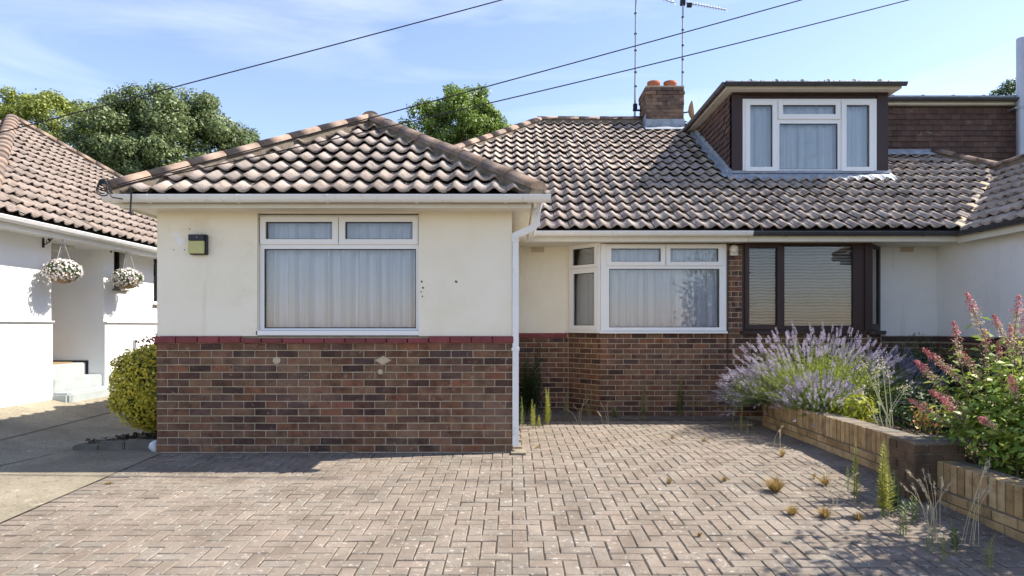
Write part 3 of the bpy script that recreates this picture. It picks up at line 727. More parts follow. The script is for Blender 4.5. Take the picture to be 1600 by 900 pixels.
for cx in (1021.5, 1047):
    x = PX(cx, 13.15); MB().lathe((x, 13.15, CT + .02), [(.125, 0), (.128, .12), (.135, .13), (.138, .19), (.112, .19), (.105, .05)], 20).build('chimney_pot', M['pot'], chim, smooth=True)
mb = MB(); zf = ZM + PT * (CY0 - YM)
mb.box(CX0 - .012, CX1 + .012, CY0 - .014, CY0 - .004, zf - .03, zf + .20); mb.box(CX0 - .016, CX0 - .004, CY0, CY1, zf - .03, zf + .30)
mb.slab([(CX0 - .05, CY0 - .004, zf + .055), (CX1 + .05, CY0 - .004, zf + .055), (CX1 + .05, CY0 - .20, zf - .065), (CX0 - .05, CY0 - .20, zf - .065)], (0, .005, .012))
mb.build('lead_flashing', M['lead'], chim)

# ================================================================== RIGHT-HAND BUNGALOW
right = thing('bungalow', (6.6, 9.5, 0), 'white painted bungalow with dark brown bay window and boxy roof dormer', 'house')
XE = 2 * SX - XR                                 # left eaves of its wing
WX = 2 * SX                                      # its wing's left wall
mb = rect_wall(MB(), (0, RY, 0), UX, NF, 2 * SX - BX0 - .3, WX, 1.16, 2.56, [], .2)
rect_wall(mb, (WX, RY + .2, 0), (0, -1, 0), (-1, 0, 0), .2, RY + .2 - 6.5, 1.16, 2.56, [], .2)
rect_wall(mb, (0, 6.5, 0), UX, NF, WX + .2, 10.08, 1.16, 2.56, [], .2); mb.box(9.88, 10.08, 6.7, 17.2, -.1, 2.56); mb.box(SX, 9.88, 17.2, 17.4, -.1, 2.5)
mb.build('white_wall', M['white_wall'], right)
mb = MB(); mb.box(2 * SX - BX0 - .3, WX + .01, RY + .002, RY + .2, -.1, 1.16); mb.box(WX + .003, WX + .2, 6.5, RY + .002, -.1, 1.16); mb.box(WX + .2, 10.08, 6.502, 6.7, -.1, 1.16)
SU2 = Vector((BX1 - BX0, RY - BY, 0)).normalized(); SN2 = Vector((SU2.y, -SU2.x, 0)); SO2 = Vector((2 * SX - BX1, BY, 0))
rect_wall(mb, SO2, SU2, SN2, 0, SL, -.1, 1.2, [], .1); rect_wall(mb, (0, BY + .001, 0), UX, NF, SX, 2 * SX - BX1, -.1, 1.2, [], .1)
rect_wall(mb, (0, BY + .001, 0), UX, NF, SX, 3.315, 1.201, 2.47, [], .1)
rbw = mb.build('brick_wall', M['mortar'], right)
lay('right', rbw, (2 * SX - BX0 + .01, RY, .003), UX, NF, BX0 - .01, 14)
lay('right', rbw, SO2 + Vector((0, 0, .003)), SU2, SN2, SL, 16)
lay('right', rbw, (SX, BY, .003), UX, NF, SX - BX1, 16)
lay('right', rbw, (SX, BY, 1.203), UX, NF, .1, 17, L=.1, setname='closer')
lay('right', rbw, (WX, RY, .003), (0, -1, 0), (-1, 0, 0), RY - 6.5, 14)
DBR = brick_set('dark_course_brick', .217, .07, .08, .006, mat('dark_course', [(.055, .035, .035), (.09, .055, .05)], scale=9, rough=.8, bump=.4))
RED_keep = RED; RED = DBR
red_course(SX * 2 - BX0 + .02, WX - .02, ((0, RY, 0),), 1.075, rbw, out=.018, h=.075); red_course(.02, RY - 6.5, ((WX, RY, 0),), 1.075, rbw, out=.018, h=.075, U=Vector((0, -1, 0)), N=Vector((-1, 0, 0)))
RED = RED_keep
flush('right', 300, 'brick_courses', BRICK['island'])
ro = uvr(bO, UX, 1160, 1351, 377, 516.5)
w = window(right, bO, UX, NF, ro, [uvr(bO, UX, 1170, 1214, 387, 508), uvr(bO, UX, 1225, 1333, 383, 509.5)], M['brown'],
           sashes=[(uvr(bO, UX, 1170, 1214, 387, 508), uvr(bO, UX, 1163.5, 1220.5, 380, 514))],
           sill=(*uvr(bO, UX, 1157, 1352, 517, 522.5), .06), glassm=GLASS_D, name='bay_window', label='dark brown bay window with lowered slatted blind')
mb = MB(); rb = random.Random(4)
z = ro[2] + .06
while z < ro[3] - .05:
    for (a, b) in ((1168, 1216), (1223, 1335)):
        u0, u1 = PX(a, BY + .06), PX(b, BY + .06); t = rb.uniform(-.004, .004); n = 8
        for k in range(n):
            p0 = u0 + (u1 - u0) * k / n; p1 = u0 + (u1 - u0) * (k + 1) / n; s0 = .003 * math.sin(k * 1.3 + z * 9); s1 = .003 * math.sin((k + 1) * 1.3 + z * 9)
            mb.add([(p0, BY + .062, z + s0 + t), (p1, BY + .062, z + s1 + t), (p1, BY + .078, z + .029 + s1), (p0, BY + .078, z + .029 + s0)], [(0, 1, 2, 3)])
    z += .0435
tag(mb.build('blind_slats', M['blind'], w), kind='stuff')
so2 = SO2 + SN2 * .01
u0, u1 = .03, SL - .02; v0, v1 = ro[2], ro[3]
w = window(right, so2, SU2, SN2, (u0, u1, v0, v1), [(u0 + .10, u1 - .10, v0 + .09, v1 - .07)], M['brown'], sill=(u0 - .06, u1 + .14, v0 - .06, v0 - .004, .06), glassm=GLASS, name='bay_window',
           label='narrow angled side light of the dark brown bay')
curtain(w, so2, SU2, SN2, u0 + .02, u1 - .02, v0 + .02, v1 - .02, .1, M['curtain'], 8, amp=.01)
MB().box(ro[1] - .005, 2 * SX - BX1 + .03, BY - .03, BY + .04, v0 - .002, v1 + .002).build('corner_post', M['brown'], right)
MB().box(SX + .03, 6.3, 10.4, 10.43, .1, 2.5).build('room_back', M['room'], right)
vent(right, (0, RY, 0), UX, NF, uvr((0, RY, 0), UX, 1407, 1427, 383.5, 394), 8, 5, M['vent_c'], right)
mb = MB(); mb.box(3.305, WX - .19, 8.80, 8.825, 2.485, 2.62); mb.box(WX - .19, WX - .165, 6.2, 8.80, 2.465, 2.60); mb.box(WX - .165, 10.3, 6.2, 6.225, 2.465, 2.6); mb.build('fascia', M['fascia'], right)
mb = MB(); mb.box(SX + .001, WX - .165, 8.826, 9.53, 2.500, 2.515); mb.box(WX - .165, WX, 6.226, 9.53, 2.495, 2.51); mb.box(WX, 10.1, 6.226, 6.5, 2.495, 2.51); mb.build('soffit', M['fascia'], right)
mb = MB(); mb.box(SX, WX + .1, 9.12, 17, 2.53, 2.56); mb.box(WX + .1, 9.8, 6.72, 17, 2.53, 2.56); mb.build('ceiling', M['room'], right)
gutter(right, (3.33, 8.735, 2.612), (WX - .25, 8.735, 2.612), (0, -1, 0), M['dark_gutter'], r=.05)
gutter(right, (WX - .247, 6.1, 2.60), (WX - .247, 8.74, 2.605), (-1, 0, 0), M['dark_gutter'], r=.05)
rR = mx(rL); wA, wE = mx(APEX), mx(WEND)
mb = MB(); mb.poly([low((SX, YM, ZM)), low(mRt), low(rR), low(rM)]); mb.poly([low(mRt), low(mx(bL)), low(rR)]); mb.poly([low((SX, YR + RD, ZM)), low(rM), low(rR), low(mx(bL))])
mb.poly([low(mx(eR)), low(wA), low(wE), low((XE, YM - .077, ZW))]); mb.poly([low(mx(eR)), low(mx(eL)), low(wA)]); mb.poly([low(mx(eL)), low(mx((XL, YM + .2, ZW))), low(wE), low(wA)])
rroof = mb.build('roof', M['felt'], right)
DX0, DX1, DY = PX(1143, 10.48), PX(1387, 10.48), 10.48          # dormer face
SDY = 11.45                                                     # plane of the side dormer's cheek
SD_d = SDY - YM
# main front slope, with the dormer's footprint left open
rmregs = [[(1, -cp, XE + .077 - .03), (0, cp, DY - YM + .05), (-1, 0, -SX)],
          [(1, cp, 2 * SX - XL), (0, -cp, -(DY - YM)), (-1, 0, -DX1 + .05), (0, cp, SD_d + .05), (1, -cp, XE + .077 - .03)],
          [(-1, 0, -SX), (1, 0, DX0 + .06), (0, -cp, -(DY - YM) + .3), (0, cp, RD)]]
tile_slope('right_tiles', rroof, (0, YM, ZM), UX, (0, PC, PS), rmregs, (SX, 9.5), 18, phase=.03)
tile_slope('right_tiles', rroof, (XE, 9.5, ZW), (0, -1, 0), (PC, 0, PS), [[(-1, -cp, -(9.5 - YM + .077) - .02), (1, cp, 9.5 - YW), (0, cp, HWD)]], (-2.2, 4.2), 9)
flush('right_tiles', 300, 'roof_tile_field', TILE['island'])
hip_run(rroof, wA + Vector((0, -.06, .035)), wE + Vector((0, .15, .035)))
hA = mx(Vector((XL + HWD - .05, YM + HWD - .05, ZM + PT * (HWD - .05)))); hB = mx(Vector((XL + SD_d, SDY, ZM + PT * SD_d)))
hip_run(rroof, hA + Vector((0, 0, .03)), hB + Vector((0, 0, .03)))
hip_run(rroof, mx(eR) + Vector((0, 0, .02)), wA + Vector((0, 0, .03)))
# mortar along the valley and the party joint
rv = random.Random(2); mb = MB()
for k in range(14):
    a = k * .15 + .02; p = Vector((XE + a + .077, YM + a, ZM + PT * a + .035)); s = rv.uniform(.03, .06)
    mb.add([p + Vector((-s, -.06, -.02)), p + Vector((s, .0, .02)), p + Vector((s * .4, .16, .10)), p + Vector((-s, .12, .06))], [(0, 1, 2, 3)])
mb.build('valley_mortar', M['mortar'], rroof)

# front dormer
DZB = ZM + PT * (DY - YM) - .05; DZT = PZ(146, DY)
dm = MB()
dO = Vector((0, DY, 0))
do = uvr(dO, UX, 1160, 1369, 155, 271)
rect_wall(dm, (0, DY, 0), UX, NF, DX0, DX1, DZB - .1, DZT, [(do[0] - .003, do[1] + .003, do[2] - .003, do[3] + .003)], .12)
dm.box(DX0 + .02, DX0 + .12, DY + .12, 13.0, DZB, DZT); dm.box(DX1 - .12, DX1 - .02, DY + .12, 13.0, DZB, DZT); dm.box(DX0 + .12, DX1 - .12, 11.3, 11.35, DZB, DZT)
dormer = dm.build('dormer', M['brown'], right)
w = window(right, dO + NF * .015, UX, NF, do, [uvr(dO, UX, 1171, 1206, 165, 261.5), uvr(dO, UX, 1217.5, 1308, 193.5, 265), uvr(dO, UX, 1222, 1304.5, 165, 179.5), uvr(dO, UX, 1321, 1357, 165, 261.5)], M['upvc'],
           sashes=[(uvr(dO, UX, 1171, 1206, 165, 261.5), uvr(dO, UX, 1164, 1213, 158, 268)), (uvr(dO, UX, 1222, 1304.5, 165, 179.5), uvr(dO, UX, 1215, 1311.5, 158, 187)),
                   (uvr(dO, UX, 1321, 1357, 165, 261.5), uvr(dO, UX, 1313.5, 1364, 158, 268))], name='dormer_window', label='white dormer window with four panes and pale curtains')
curtain(w, dO, UX, NF, do[0] + .03, do[1] - .03, do[2] + .02, do[3] - .02, .10, M['curtain_w'], 3, amp=.03, freq=34)
mb = MB(); mb.box(DX0 - .003, DX1 + .003, DY - .05, DY - .001, do[2] - .055, do[2] - .006); mb.build('sill', M['brown'], dormer)
mb = MB(); mb.box(DX0, do[0] - .006, DY - .016, DY - .001, do[2] - .004, DZT - .03); mb.box(do[1] + .006, DX1, DY - .016, DY - .001, do[2] - .004, DZT - .03); mb.box(DX0 + .002, DX1 - .002, DY - .024, DY - .002, DZT - .028, DZT + .01); mb.build('brown_trim', M['brown'], dormer)
# hung tiles on the left cheek
mb = MB(); rc = random.Random(8); zt = DZT - .02; k = 0
while zt - .10 > DZB - .1:
    y = DY + .01 - (.0825 if k % 2 else 0)
    while y < 12.9:
        if zt > ZM + PT * (y - YM):
            o = rc.uniform(0, .012); y0, y1 = max(y, DY - .004), y + .156
            x0 = DX0 - .034 - o
            if y1 - y0 > .03: mb.add([(x0, y0, zt - .102), (x0, y1, zt - .102), (x0 + .02, y1, zt + .004), (x0 + .02, y0, zt + .004), (DX0 + .01, y0, zt - .102), (DX0 + .01, y1, zt - .102)], [(0, 1, 2, 3), (0, 4, 5, 1)])
        y += .165
    zt -= .10; k += 1
tag(mb.build('cheek_tiles', M['hung_i'], dormer), kind='stuff')
# flat roof, white fascia, dark gutters
ZF = PZ(130, 10.25)
mb = MB(); mb.box(DX0 - .13, DX1 + .07, DY - .20, 13.0, DZT + .035, ZF + .01); mb.build('flat_roof', M['lead'], dormer)
mb = MB(); mb.box(DX0 - .155, DX1 + .095, DY - .225, DY - .205, DZT - .0, ZF - .02); mb.box(DX0 - .155, DX0 - .135, DY - .205, 12.8, DZT, ZF - .02); mb.box(DX1 + .075, DX1 + .095, DY - .205, 12.6, DZT, ZF - .02)
mb.box(DX0 - .135, DX1 + .075, DY - .20, DY + .1, DZT + .012, DZT + .03); mb.box(DX0 - .135, DX0, DY + .1, 12.8, DZT + .012, DZT + .03); mb.build('fascia', M['fascia'], dormer)
gutter(right, (DX0 - .2, DY - .275, ZF - .01), (DX1 + .13, DY - .275, ZF - .01), (0, -1, 0), M['dark_gutter'], r=.046)
gutter(right, (DX0 - .205, DY - .29, ZF - .01), (DX0 - .205, 12.75, ZF - .03), (-1, 0, 0), M['dark_gutter'], r=.046)
mb = MB(); rl = random.Random(6); xs = fr(DX0 - .16, DX1 + .07, .05)
for a, b in zip(xs, xs[1:]):
    h0 = rl.uniform(.0, .022); mb.add([(a, DY - .26, ZF + .004), (b, DY - .26, ZF + .004), (b, DY - .24, ZF + .03 + h0), (a, DY - .24, ZF + .03 + h0), (b, 12.8, ZF + .03), (a, 12.8, ZF + .03)], [(0, 1, 2, 3), (3, 2, 4, 5)])
for k in range(6):
    x = DX0 + .25 + k * .42; mb.lathe((x, DY - .2, ZF + .03), [(.05, 0), (.045, .03), (.02, .05), (0, .055)], 8)
mb.build('lead_edge', M['lead'], dormer)
# lead apron and soakers
mb = MB(); xs = fr(DX0 - .1, DX1 + .05, .035)
for a, b in zip(xs, xs[1:]):
    def q(x, d, l): return Vector((x, DY - d, ZM + PT * (DY - d - YM) + l))
    wv = lambda x: .022 * math.cos(2 * math.pi * (x - .03) / TW - 2.3)
    fa, fb = .20 + .02 * math.sin(a * 9), .20 + .02 * math.sin(b * 9)
    mb.add([q(a, .01, .13), q(b, .01, .13), q(b, .03, .075), q(a, .03, .075), q(b, fb, .042 + wv(b)), q(a, fa, .042 + wv(a))], [(0, 1, 2, 3), (3, 2, 4, 5)])
mb.build('lead_apron', M['lead'], dormer)
mb = MB(); ys = fr(DY - .12, 12.85, .06); rl = random.Random(5)
for a, b in zip(ys, ys[1:]):
    za, zb = ZM + PT * (a - YM), ZM + PT * (b - YM); wa, wb = .15 + .03 * math.sin(a * 17), .15 + .03 * math.sin(b * 17)
    mb.add([(DX0 - .035, a, za + .16), (DX0 - .035, b, zb + .16), (DX0 - .05, b, zb + .07), (DX0 - .05, a, za + .07), (DX0 - wb, b, zb + .05), (DX0 - wa, a, za + .05)], [(0, 1, 2, 3), (3, 2, 4, 5)])
mb.build('lead_soakers', M['lead'], dormer)

# side dormer: tile-hung cheek facing us
SX0, SX1 = 5.6, PX(1592, SDY); STZ = PZ(165, SDY); SBZ = ZM + PT * SD_d - .9
mb = MB(); mb.box(SX0, SX1 + 1.2, SDY + .002, SDY + 3.2, SBZ, STZ + .06); sd = mb.build('side_dormer', M['felt'], right)
HT = npmesh('hung_tile', [(0, .006, 0), (.16, .006, 0), (.16, .0, .115), (0, 0, .115), (0, .016, 0), (.16, .016, 0)], [(0, 1, 2, 3), (4, 5, 1, 0)], M['hung'])
hrng = random.Random(12); zt = STZ - .04; k = 0
while zt > SBZ + .3:
    x = PX(1380, SDY) - (.0825 if k % 2 else 0)
    while x < SX1 + .6:
        px, py = HX + F * x / SDY, HY - F * (zt - CZ) / SDY
        if py < 285:
            link('hung_tile', HT, sd, basis(UX, NF * 1.0, Zv, (x, SDY - .001 - hrng.uniform(0, .004), zt - .115 + hrng.uniform(-.002, .002))))
        x += .165
    zt -= .10; k += 1
mb = MB(); mb.box(SX0, SX1 + 1.3, SDY - .10, SDY - .075, STZ - .015, STZ + .075); mb.box(SX0, SX1 + 1.3, SDY - .075, SDY, STZ - .012, STZ); mb.build('fascia', M['fascia'], sd)
mb = MB(); mb.box(SX0, SX1 + 1.3, SDY - .1, SDY + 3.3, STZ + .08, STZ + .15)
for k in range(5): mb.lathe((6.9 + k * .55, SDY - .02, STZ + .15), [(.05, 0), (.04, .03), (0, .05)], 8)
mb.build('flat_roof', M['lead'], sd)
gutter(right, (SX0, SDY - .16, STZ + .075), (SX1 + 1.3, SDY - .16, STZ + .075), (0, -1, 0), M['dark_gutter'], r=.048)
mb = MB(); xs = fr(PX(1380, SDY), hB.x, .05)
for a, b in zip(xs, xs[1:]):
    zz = ZM + PT * (SD_d); mb.add([(a, SDY - .02, zz + .10), (b, SDY - .02, zz + .10), (b, SDY - .16, zz - .03), (a, SDY - .16, zz - .03)], [(0, 1, 2, 3)])
mb.build('lead_apron', M['lead'], sd)

# ================================================================== LEFT-HAND HOUSE
left = thing('house', (-10, 12, .3), 'bright white rendered house with porch recess, painted steps and brown tiled roof', 'house')
LX, LY0 = -6.4, 7.55
def ly(px): return F * -LX / (HX - px)           # depth along its side wall seen at this photo column
PJ0, PJ1 = ly(80), ly(162)
LO = Vector((LX, 0, 0)); LU = Vector((0, 1, 0)); LN = Vector((1, 0, 0))
def lz(px, py): return PZ(py, ly(px))
w1 = (ly(178), ly(196), lz(187, 452), lz(187, 384)); w2 = (ly(240), ly(262), lz(248, 476), lz(248, 388))
mb = rect_wall(MB(), LO, LU, LN, LY0, 17.2, -.1, 2.62, [(PJ0, PJ1, -.1, 2.62), w1, w2], .25)
mb.box(-14.2, LX - .25, LY0, LY0 + .25, -.1, 2.62)
mb.box(-7.6, -7.5, PJ0 - .1, PJ1 + .1, -.1, 2.62); mb.box(-7.5, LX - .25, PJ0 - .08, PJ0, -.1, 2.62); mb.box(-7.5, LX - .25, PJ1, PJ1 + .08, -.1, 2.62)
mb.build('rendered_wall', M['white_house'], left)
mb = MB()                                        # plinth, 2 cm proud, with a rounded corner by the steps
zl = 1.36
mb.box(LX, LX + .02, LY0 - .02, PJ0, -.1, zl); mb.box(LX, LX + .02, PJ1, 17.2, -.1, zl); mb.box(-14.2, LX + .02, LY0 - .02, LY0 - .001, -.1, zl); mb.build('plinth', M['white_house'], left)
mb = MB(); mb.box(LX + .0, LX + .05, LY0 - .04, PJ0, zl, zl + .016); mb.box(LX, LX + .05, PJ1, 17.2, zl, zl + .016); mb.build('drip_bead', M['white_house'], left)
a = [(LY0 - .03, -.1), (PJ0 - .03, -.1), (PJ0 - .03, .40)] + [(PJ0 - .33 + .22 * math.cos(t), .55 + .15 * math.sin(t)) for t in [math.pi / 2 * k / 6 for k in range(7)]] + [(LY0 - .03, .72)]
mb = MB().slab([(LX + .021, y, z) for y, z in a], (.025, 0, 0)); mb.build('plinth_patch', M['white_house'], left)
for k, wr in enumerate((w1, w2)):
    w = window(left, LO - LN * .10, LU, LN, (wr[0] + .002, wr[1] - .002, wr[2] + .002, wr[3] - .002), [(wr[0] + .05, wr[1] - .05, wr[2] + .06, wr[3] - .06)], M['black'] if k == 0 else M['upvc'], sill=(wr[0] - .04, wr[1] + .04, wr[2] - .03, wr[2] + .001, .14), sillmat=M['kerb'])
    curtain(w, LO, LU, LN, wr[0] + .03, wr[1] - .03, wr[2] + .05, wr[3] - .2, .22, M['curtain'], k + 30, amp=.02)
zs = .738
MB().box(-7.5, -6.67, PJ0 + .001, PJ1 - .001, .0, zs).build('landing', M['step'], left, bevel=.015)
MB().box(-6.67, -6.42, PJ0 + .001, PJ1 - .001, -.1, zs - .185).build('step', M['step'], left, bevel=.015)
MB().box(-6.42, -6.14, PJ0 - .04, PJ1 + .10, -.1, zs - .365).build('step', M['step'], left, bevel=.03)
mb = MB(); mb.box(-7.5, -6.665, PJ1 - .012, PJ1 - .0005, zs, zs + .03); mb.box(-6.67, -6.64, PJ1 - .012, PJ1 - .0005, zs - .185, zs + .03); mb.build('skirting', M['alarm_dark'], left)
MB().box(-7.4, -6.75, PJ0 + .12, PJ1 - .2, zs, zs + .018).build('door_mat', M['mat_brown'], left)
EX, EZ = -6.05, 2.66; EY0, EY1 = 7.22, 17.3
LA = Vector((-10.3, 13.0, EZ + .678 * 4.25))
mb = MB(); mb.box(EX - .055, EX - .03, EY0, 17, EZ - .17, EZ - .03); mb.box(-14.5, EX - .055, EY0, EY0 + .025, EZ - .17, EZ - .03); mb.build('fascia', M['upvc'], left)
mb = MB(); mb.box(LX, EX - .055, EY0 + .025, 17, EZ - .155, EZ - .14); mb.box(-7.5, LX, PJ0 - .0, PJ1, EZ - .155, EZ - .14); mb.build('soffit', M['upvc'], left)
gutter(left, (EX + .035, EY0 - .05, EZ - .045), (EX + .035, 17, EZ - .045), (1, 0, 0), M['gutter'], brackets=1.0)
mb = MB(); q0, q1 = Vector((EX, EY0, EZ)), Vector((EX, EY1, EZ)); wq = Vector((-14.55, EY0, EZ))
mb.poly([low(q0), low(q1), low(LA)]); mb.poly([low(wq), low(q0), low(LA)]); mb.poly([low(wq), low(LA), low((-14.55, EY1, EZ))]); mb.poly([low(q1), low((-14.55, EY1, EZ)), low(LA)])
lroof = mb.build('roof', M['felt'], left)
lp = math.atan(.678); lc, ls = math.cos(lp), math.sin(lp)
kn, kf = (LA.y - EY0) / 4.25, (EY1 - LA.y) / 4.25
tile_slope('left_tiles', lroof, (EX, 0, EZ), (0, 1, 0), (-lc, 0, ls), [[(-1, kn * lc, -EY0), (1, kf * lc, EY1)]], (EY0, EY1), 18, base=TILE_ME_N, bmat=TILE_N['object'])
fp = math.atan2(LA.z - EZ, LA.y - EY0); fc, fs_ = math.cos(fp), math.sin(fp); kx = 4.25 / (LA.y - EY0)
tile_slope('left_tiles', lroof, (-10.3, EY0, EZ), UX, (0, fc, fs_), [[(1, kx * fc, 4.22), (-1, kx * fc, 4.22)]], (-4.25, 4.25), 22, score_bias=.01, base=TILE_ME_N, bmat=TILE_N['object'])
flush('left_tiles', 300, 'roof_tile_field', TILE_N['island'])
hip_run(lroof, q0 + Vector((0, 0, .02)), LA + Vector((0, 0, .03))); hip_run(lroof, q1 + Vector((0, 0, .02)), LA + Vector((0, 0, .03)))
MB().box(-6.9, -6.6, PJ0 + .45, PJ0 + .78, EZ - .235, EZ - .155).build('porch_light', M['lamp'], left, bevel=.012)
o = MB().box(LX + .02, LX + .05, ly(206), ly(209), lz(208, 545), lz(208, 531)).build('air_vent', M['steel'], left)

# ================================================================== FITTINGS ON THE HOUSES
# alarm box on the wing
t = thing('alarm_box', P(308, 398, 6.47), 'small navy and faded lime box high on the cream wall', 'alarm box')
a = P(295.5, 398, 6.44); b = P(321.5, 366, 6.44); zc = PZ(376.5, 6.44)
MB().box(a.x, b.x, 6.44, 6.502, a.z + .002, b.z).build('back_case', M['alarm_dark'], t, bevel=.006)
MB().box(a.x - .004, b.x - .012, 6.425, 6.445, a.z + .012, zc).build('cover', M['alarm_lime'], t, bevel=.004)
MB().box(a.x - .004, b.x - .010, 6.424, 6.446, zc + .003, b.z - .002).build('top_cover', M['alarm_dark'], t, bevel=.004)
MB().lathe(Vector(((a.x + b.x) / 2, 6.424, (zc + b.z) / 2)), [(.004, -.004), (.004, .004), (0, .004)], 8).build('indicator', M['lamp'], t)
# sensor light on the brick pier
t = thing('sensor_light', P(1148, 397, 9.0), 'small round cream sensor on the narrow brick pier between bays', 'sensor')
c = P(1148, 389, 9.03); prof = [(.062, .052), (.06, .035), (.045, .0), (.02, -.006), (0, -.006)]
mb = MB(); n = 18; k0 = 0
for r, d in [(.06, .045), (.062, .02), (.05, -.01), (.025, -.022), (0.001, -.024)]:
    mb.v += [Vector((c.x + r * math.cos(2 * math.pi * j / n), 9.03 + d, c.z + r * 1.05 * math.sin(2 * math.pi * j / n))) for j in range(n)]
for i in range(4):
    for j in range(n): mb.f.append((i * n + j, i * n + (j + 1) % n, (i + 1) * n + (j + 1) % n, (i + 1) * n + j))
mb.build('body', M['lamp'], t, smooth=True)
MB().box(c.x - .055, c.x + .055, 9.05, 9.085, c.z - .09, c.z + .0).build('back_plate', M['lamp'], t, bevel=.006)
MB().tube([c + Vector((-.01, .03, .06)), c + Vector((.0, .02, .11)), c + Vector((.05, .0, .15))], .006).build('lead_wire', M['cable'], t)
# thin black wire down the party line
tag(MB().tube([(3.085 + .02, 9.055, 2.4), (3.105, 9.058, 1.6), (3.10, 9.06, .9), (3.105, 9.06, .1)], .006, 5).build('wire', M['cable']), 'thin black wire running down beside the white bay window', 'wire')
# television aerials
yA = 13.35
t = thing('television_aerial', P(993, 190, yA), 'tall thin mast clamped to the left side of the chimney', 'aerial')
x = PX(993, yA)
MB().tube([(x - .02, yA, PZ(190, yA)), (x, yA, PZ(100, yA)), (x + .015, yA, PZ(-40, yA))], .022, 8).build('mast', M['steel'], t)
mb = MB(); mb.box(x - .06, x + .16, yA - .03, yA + .0, PZ(174, yA), PZ(171.5, yA)); mb.box(x - .06, x + .16, yA - .03, yA, PZ(184.5, yA), PZ(182, yA)); mb.box(x - .05, x + .03, yA - .05, yA + .03, PZ(171, yA), PZ(163, yA)); mb.build('clamp', M['black'], t)
mb = MB()
for py in (20, 52, 78, 112, 134): mb.tube([(x, yA, PZ(py, yA)), (x, yA, PZ(py + 2, yA))], .030, 8)
mb.build('cable_tie', M['black'], t)
def yagi(t, a, b, n, el):
    a, b = Vector(a), Vector(b); MB().tube([a, b], .012, 6).build('boom', M['steel'], t); mb = MB(); d = (b - a)
    for k in range(n):
        p = a + d * (.08 + .9 * k / (n - 1)); h = el * (1 - .3 * k / n)
        mb.tube([p + Vector((.03, 0, -h)), p + Vector((-.03, 0, h))], .005, 4)
    mb.build('element', M['steel'], t)
yagi(t, P(1000, -14, yA), P(1054, 4.5, yA), 9, .07)
t = thing('television_aerial', P(1066, 135, yA), 'mast behind the chimney pots carrying a long comb-like aerial', 'aerial')
x = PX(1066, yA)
MB().tube([(x, yA, CT - .05), (x + .01, yA, PZ(60, yA)), (x + .02, yA, PZ(-30, yA))], .02, 8).build('mast', M['steel'], t)
mb = MB(); mb.box(x - .04, x + .06, yA - .04, yA + .04, PZ(8, yA), PZ(0, yA)); mb.box(x + .1, x + .2, yA - .03, yA + .03, PZ(11, yA), PZ(5, yA)); mb.build('clamp', M['black'], t)
yagi(t, P(1072, 4, yA), P(1136, 15.5, yA), 14, .055)
mb = MB()
for py in (26, 46, 70, 92, 112): mb.tube([(x + .01, yA, PZ(py, yA)), (x + .01, yA, PZ(py + 2, yA))], .028, 8)
mb.build('cable_tie', M['black'], t)
# satellite dish seen edge-on by the chimney
t = thing('satellite_dish', P(1072, 190, 13.0), 'small dish seen edge-on between chimney and dormer gutter', 'dish')
c = P(1075.5, 175, 13.0); mb = MB(); n = 20; ax = Vector((.97, -.20, .12)).normalized(); e1 = ax.cross(Zv).normalized(); e2 = e1.cross(ax)
for r in range(5):
    q = r / 4; mb.v += [c + ax * (.09 * q * q) + (e1 * math.cos(2 * math.pi * j / n) * .2 + e2 * math.sin(2 * math.pi * j / n) * .22) * max(q, .01) for j in range(n)]
for i in range(4):
    for j in range(n): mb.f.append((i * n + j, i * n + (j + 1) % n, (i + 1) * n + (j + 1) % n, (i + 1) * n + j))
mb.build('dish', mat('dish_tan', [(.42, .30, .16)], rough=.6), t, smooth=True)
MB().tube([c, c - ax * .10, (CX1 + .0, 13.0, c.z - .05)], .015).build('arm', M['black'], t)
# flue at the right edge
t = thing('flue_pipe', P(1596, 245, 11.28), 'tall plain grey pipe standing against the side dormer at the right edge', 'flue pipe')
x = PX(1597, 11.28); r = .087
MB().lathe((x, 11.28, 0), [(r, PZ(262, 11.28)), (r, PZ(62, 11.28)), (r * .97, PZ(60, 11.28)), (r * .85, PZ(60, 11.28)), (r * .85, PZ(90, 11.28))], 20).build('pipe', M['flue'], t, smooth=True)
mb = MB(); mb.lathe((x, 11.28, PZ(171, 11.28)), [(r + .002, 0), (r + .012, 0), (r + .012, .045), (r + .002, .045)], 20); mb.box(x - .14, x - r + .005, 11.26, 11.44, PZ(170, 11.28), PZ(167.5, 11.28)); mb.build('bracket', M['steel'], t)
# overhead cables
def cable(pts, label, rad=.0075):
    mb = MB(); mb.tube([Vector(p) for p in pts], rad, 6); return tag(mb.build('overhead_cable', M['cable']), label, 'cable', 'overhead cables')
def span(a, b, sag, n=24):
    a, b = Vector(a), Vector(b); return [a.lerp(b, k / n) - Vector((0, 0, sag * 4 * (k / n) * (1 - k / n))) for k in range(n + 1)]
cable(span(P(-420, 315, 9.5), P(1350, -155, 9.5), .05), 'overhead cable highest at left, crossing the sky above both left trees', .0085)
corner = P(183, 289, 6.06)
cable(span(corner, P(2100, -244, 6.06), .05), 'upper of the two overhead cables meeting at the wing roof corner', .0055)
cable(span(corner + Vector((.03, 0, -.01)), P(2100, -184, 6.06), .10), 'lower of the two overhead cables meeting at the wing roof corner', .0055)
mb = MB(); c = Vector((XL + .03, 6.05, 2.66)); rk = random.Random(1)
for k in range(5):
    r = .032 + .007 * k; mb.tube([c + Vector((-.04 + r * 1.1 * math.cos(a) + .012 * k, -.015 * k, .02 + r * math.sin(a) - .02 * k)) for a in [2 * math.pi * j / 14 for j in range(12 + k % 3)]], .006, 5)
mb.tube([c + Vector((.02, -.03, .02)), c + Vector((.03, -.04, -.06)), c + Vector((.08, -.04, -.13)), c + Vector((.16, -.01, -.14))], .007, 5)
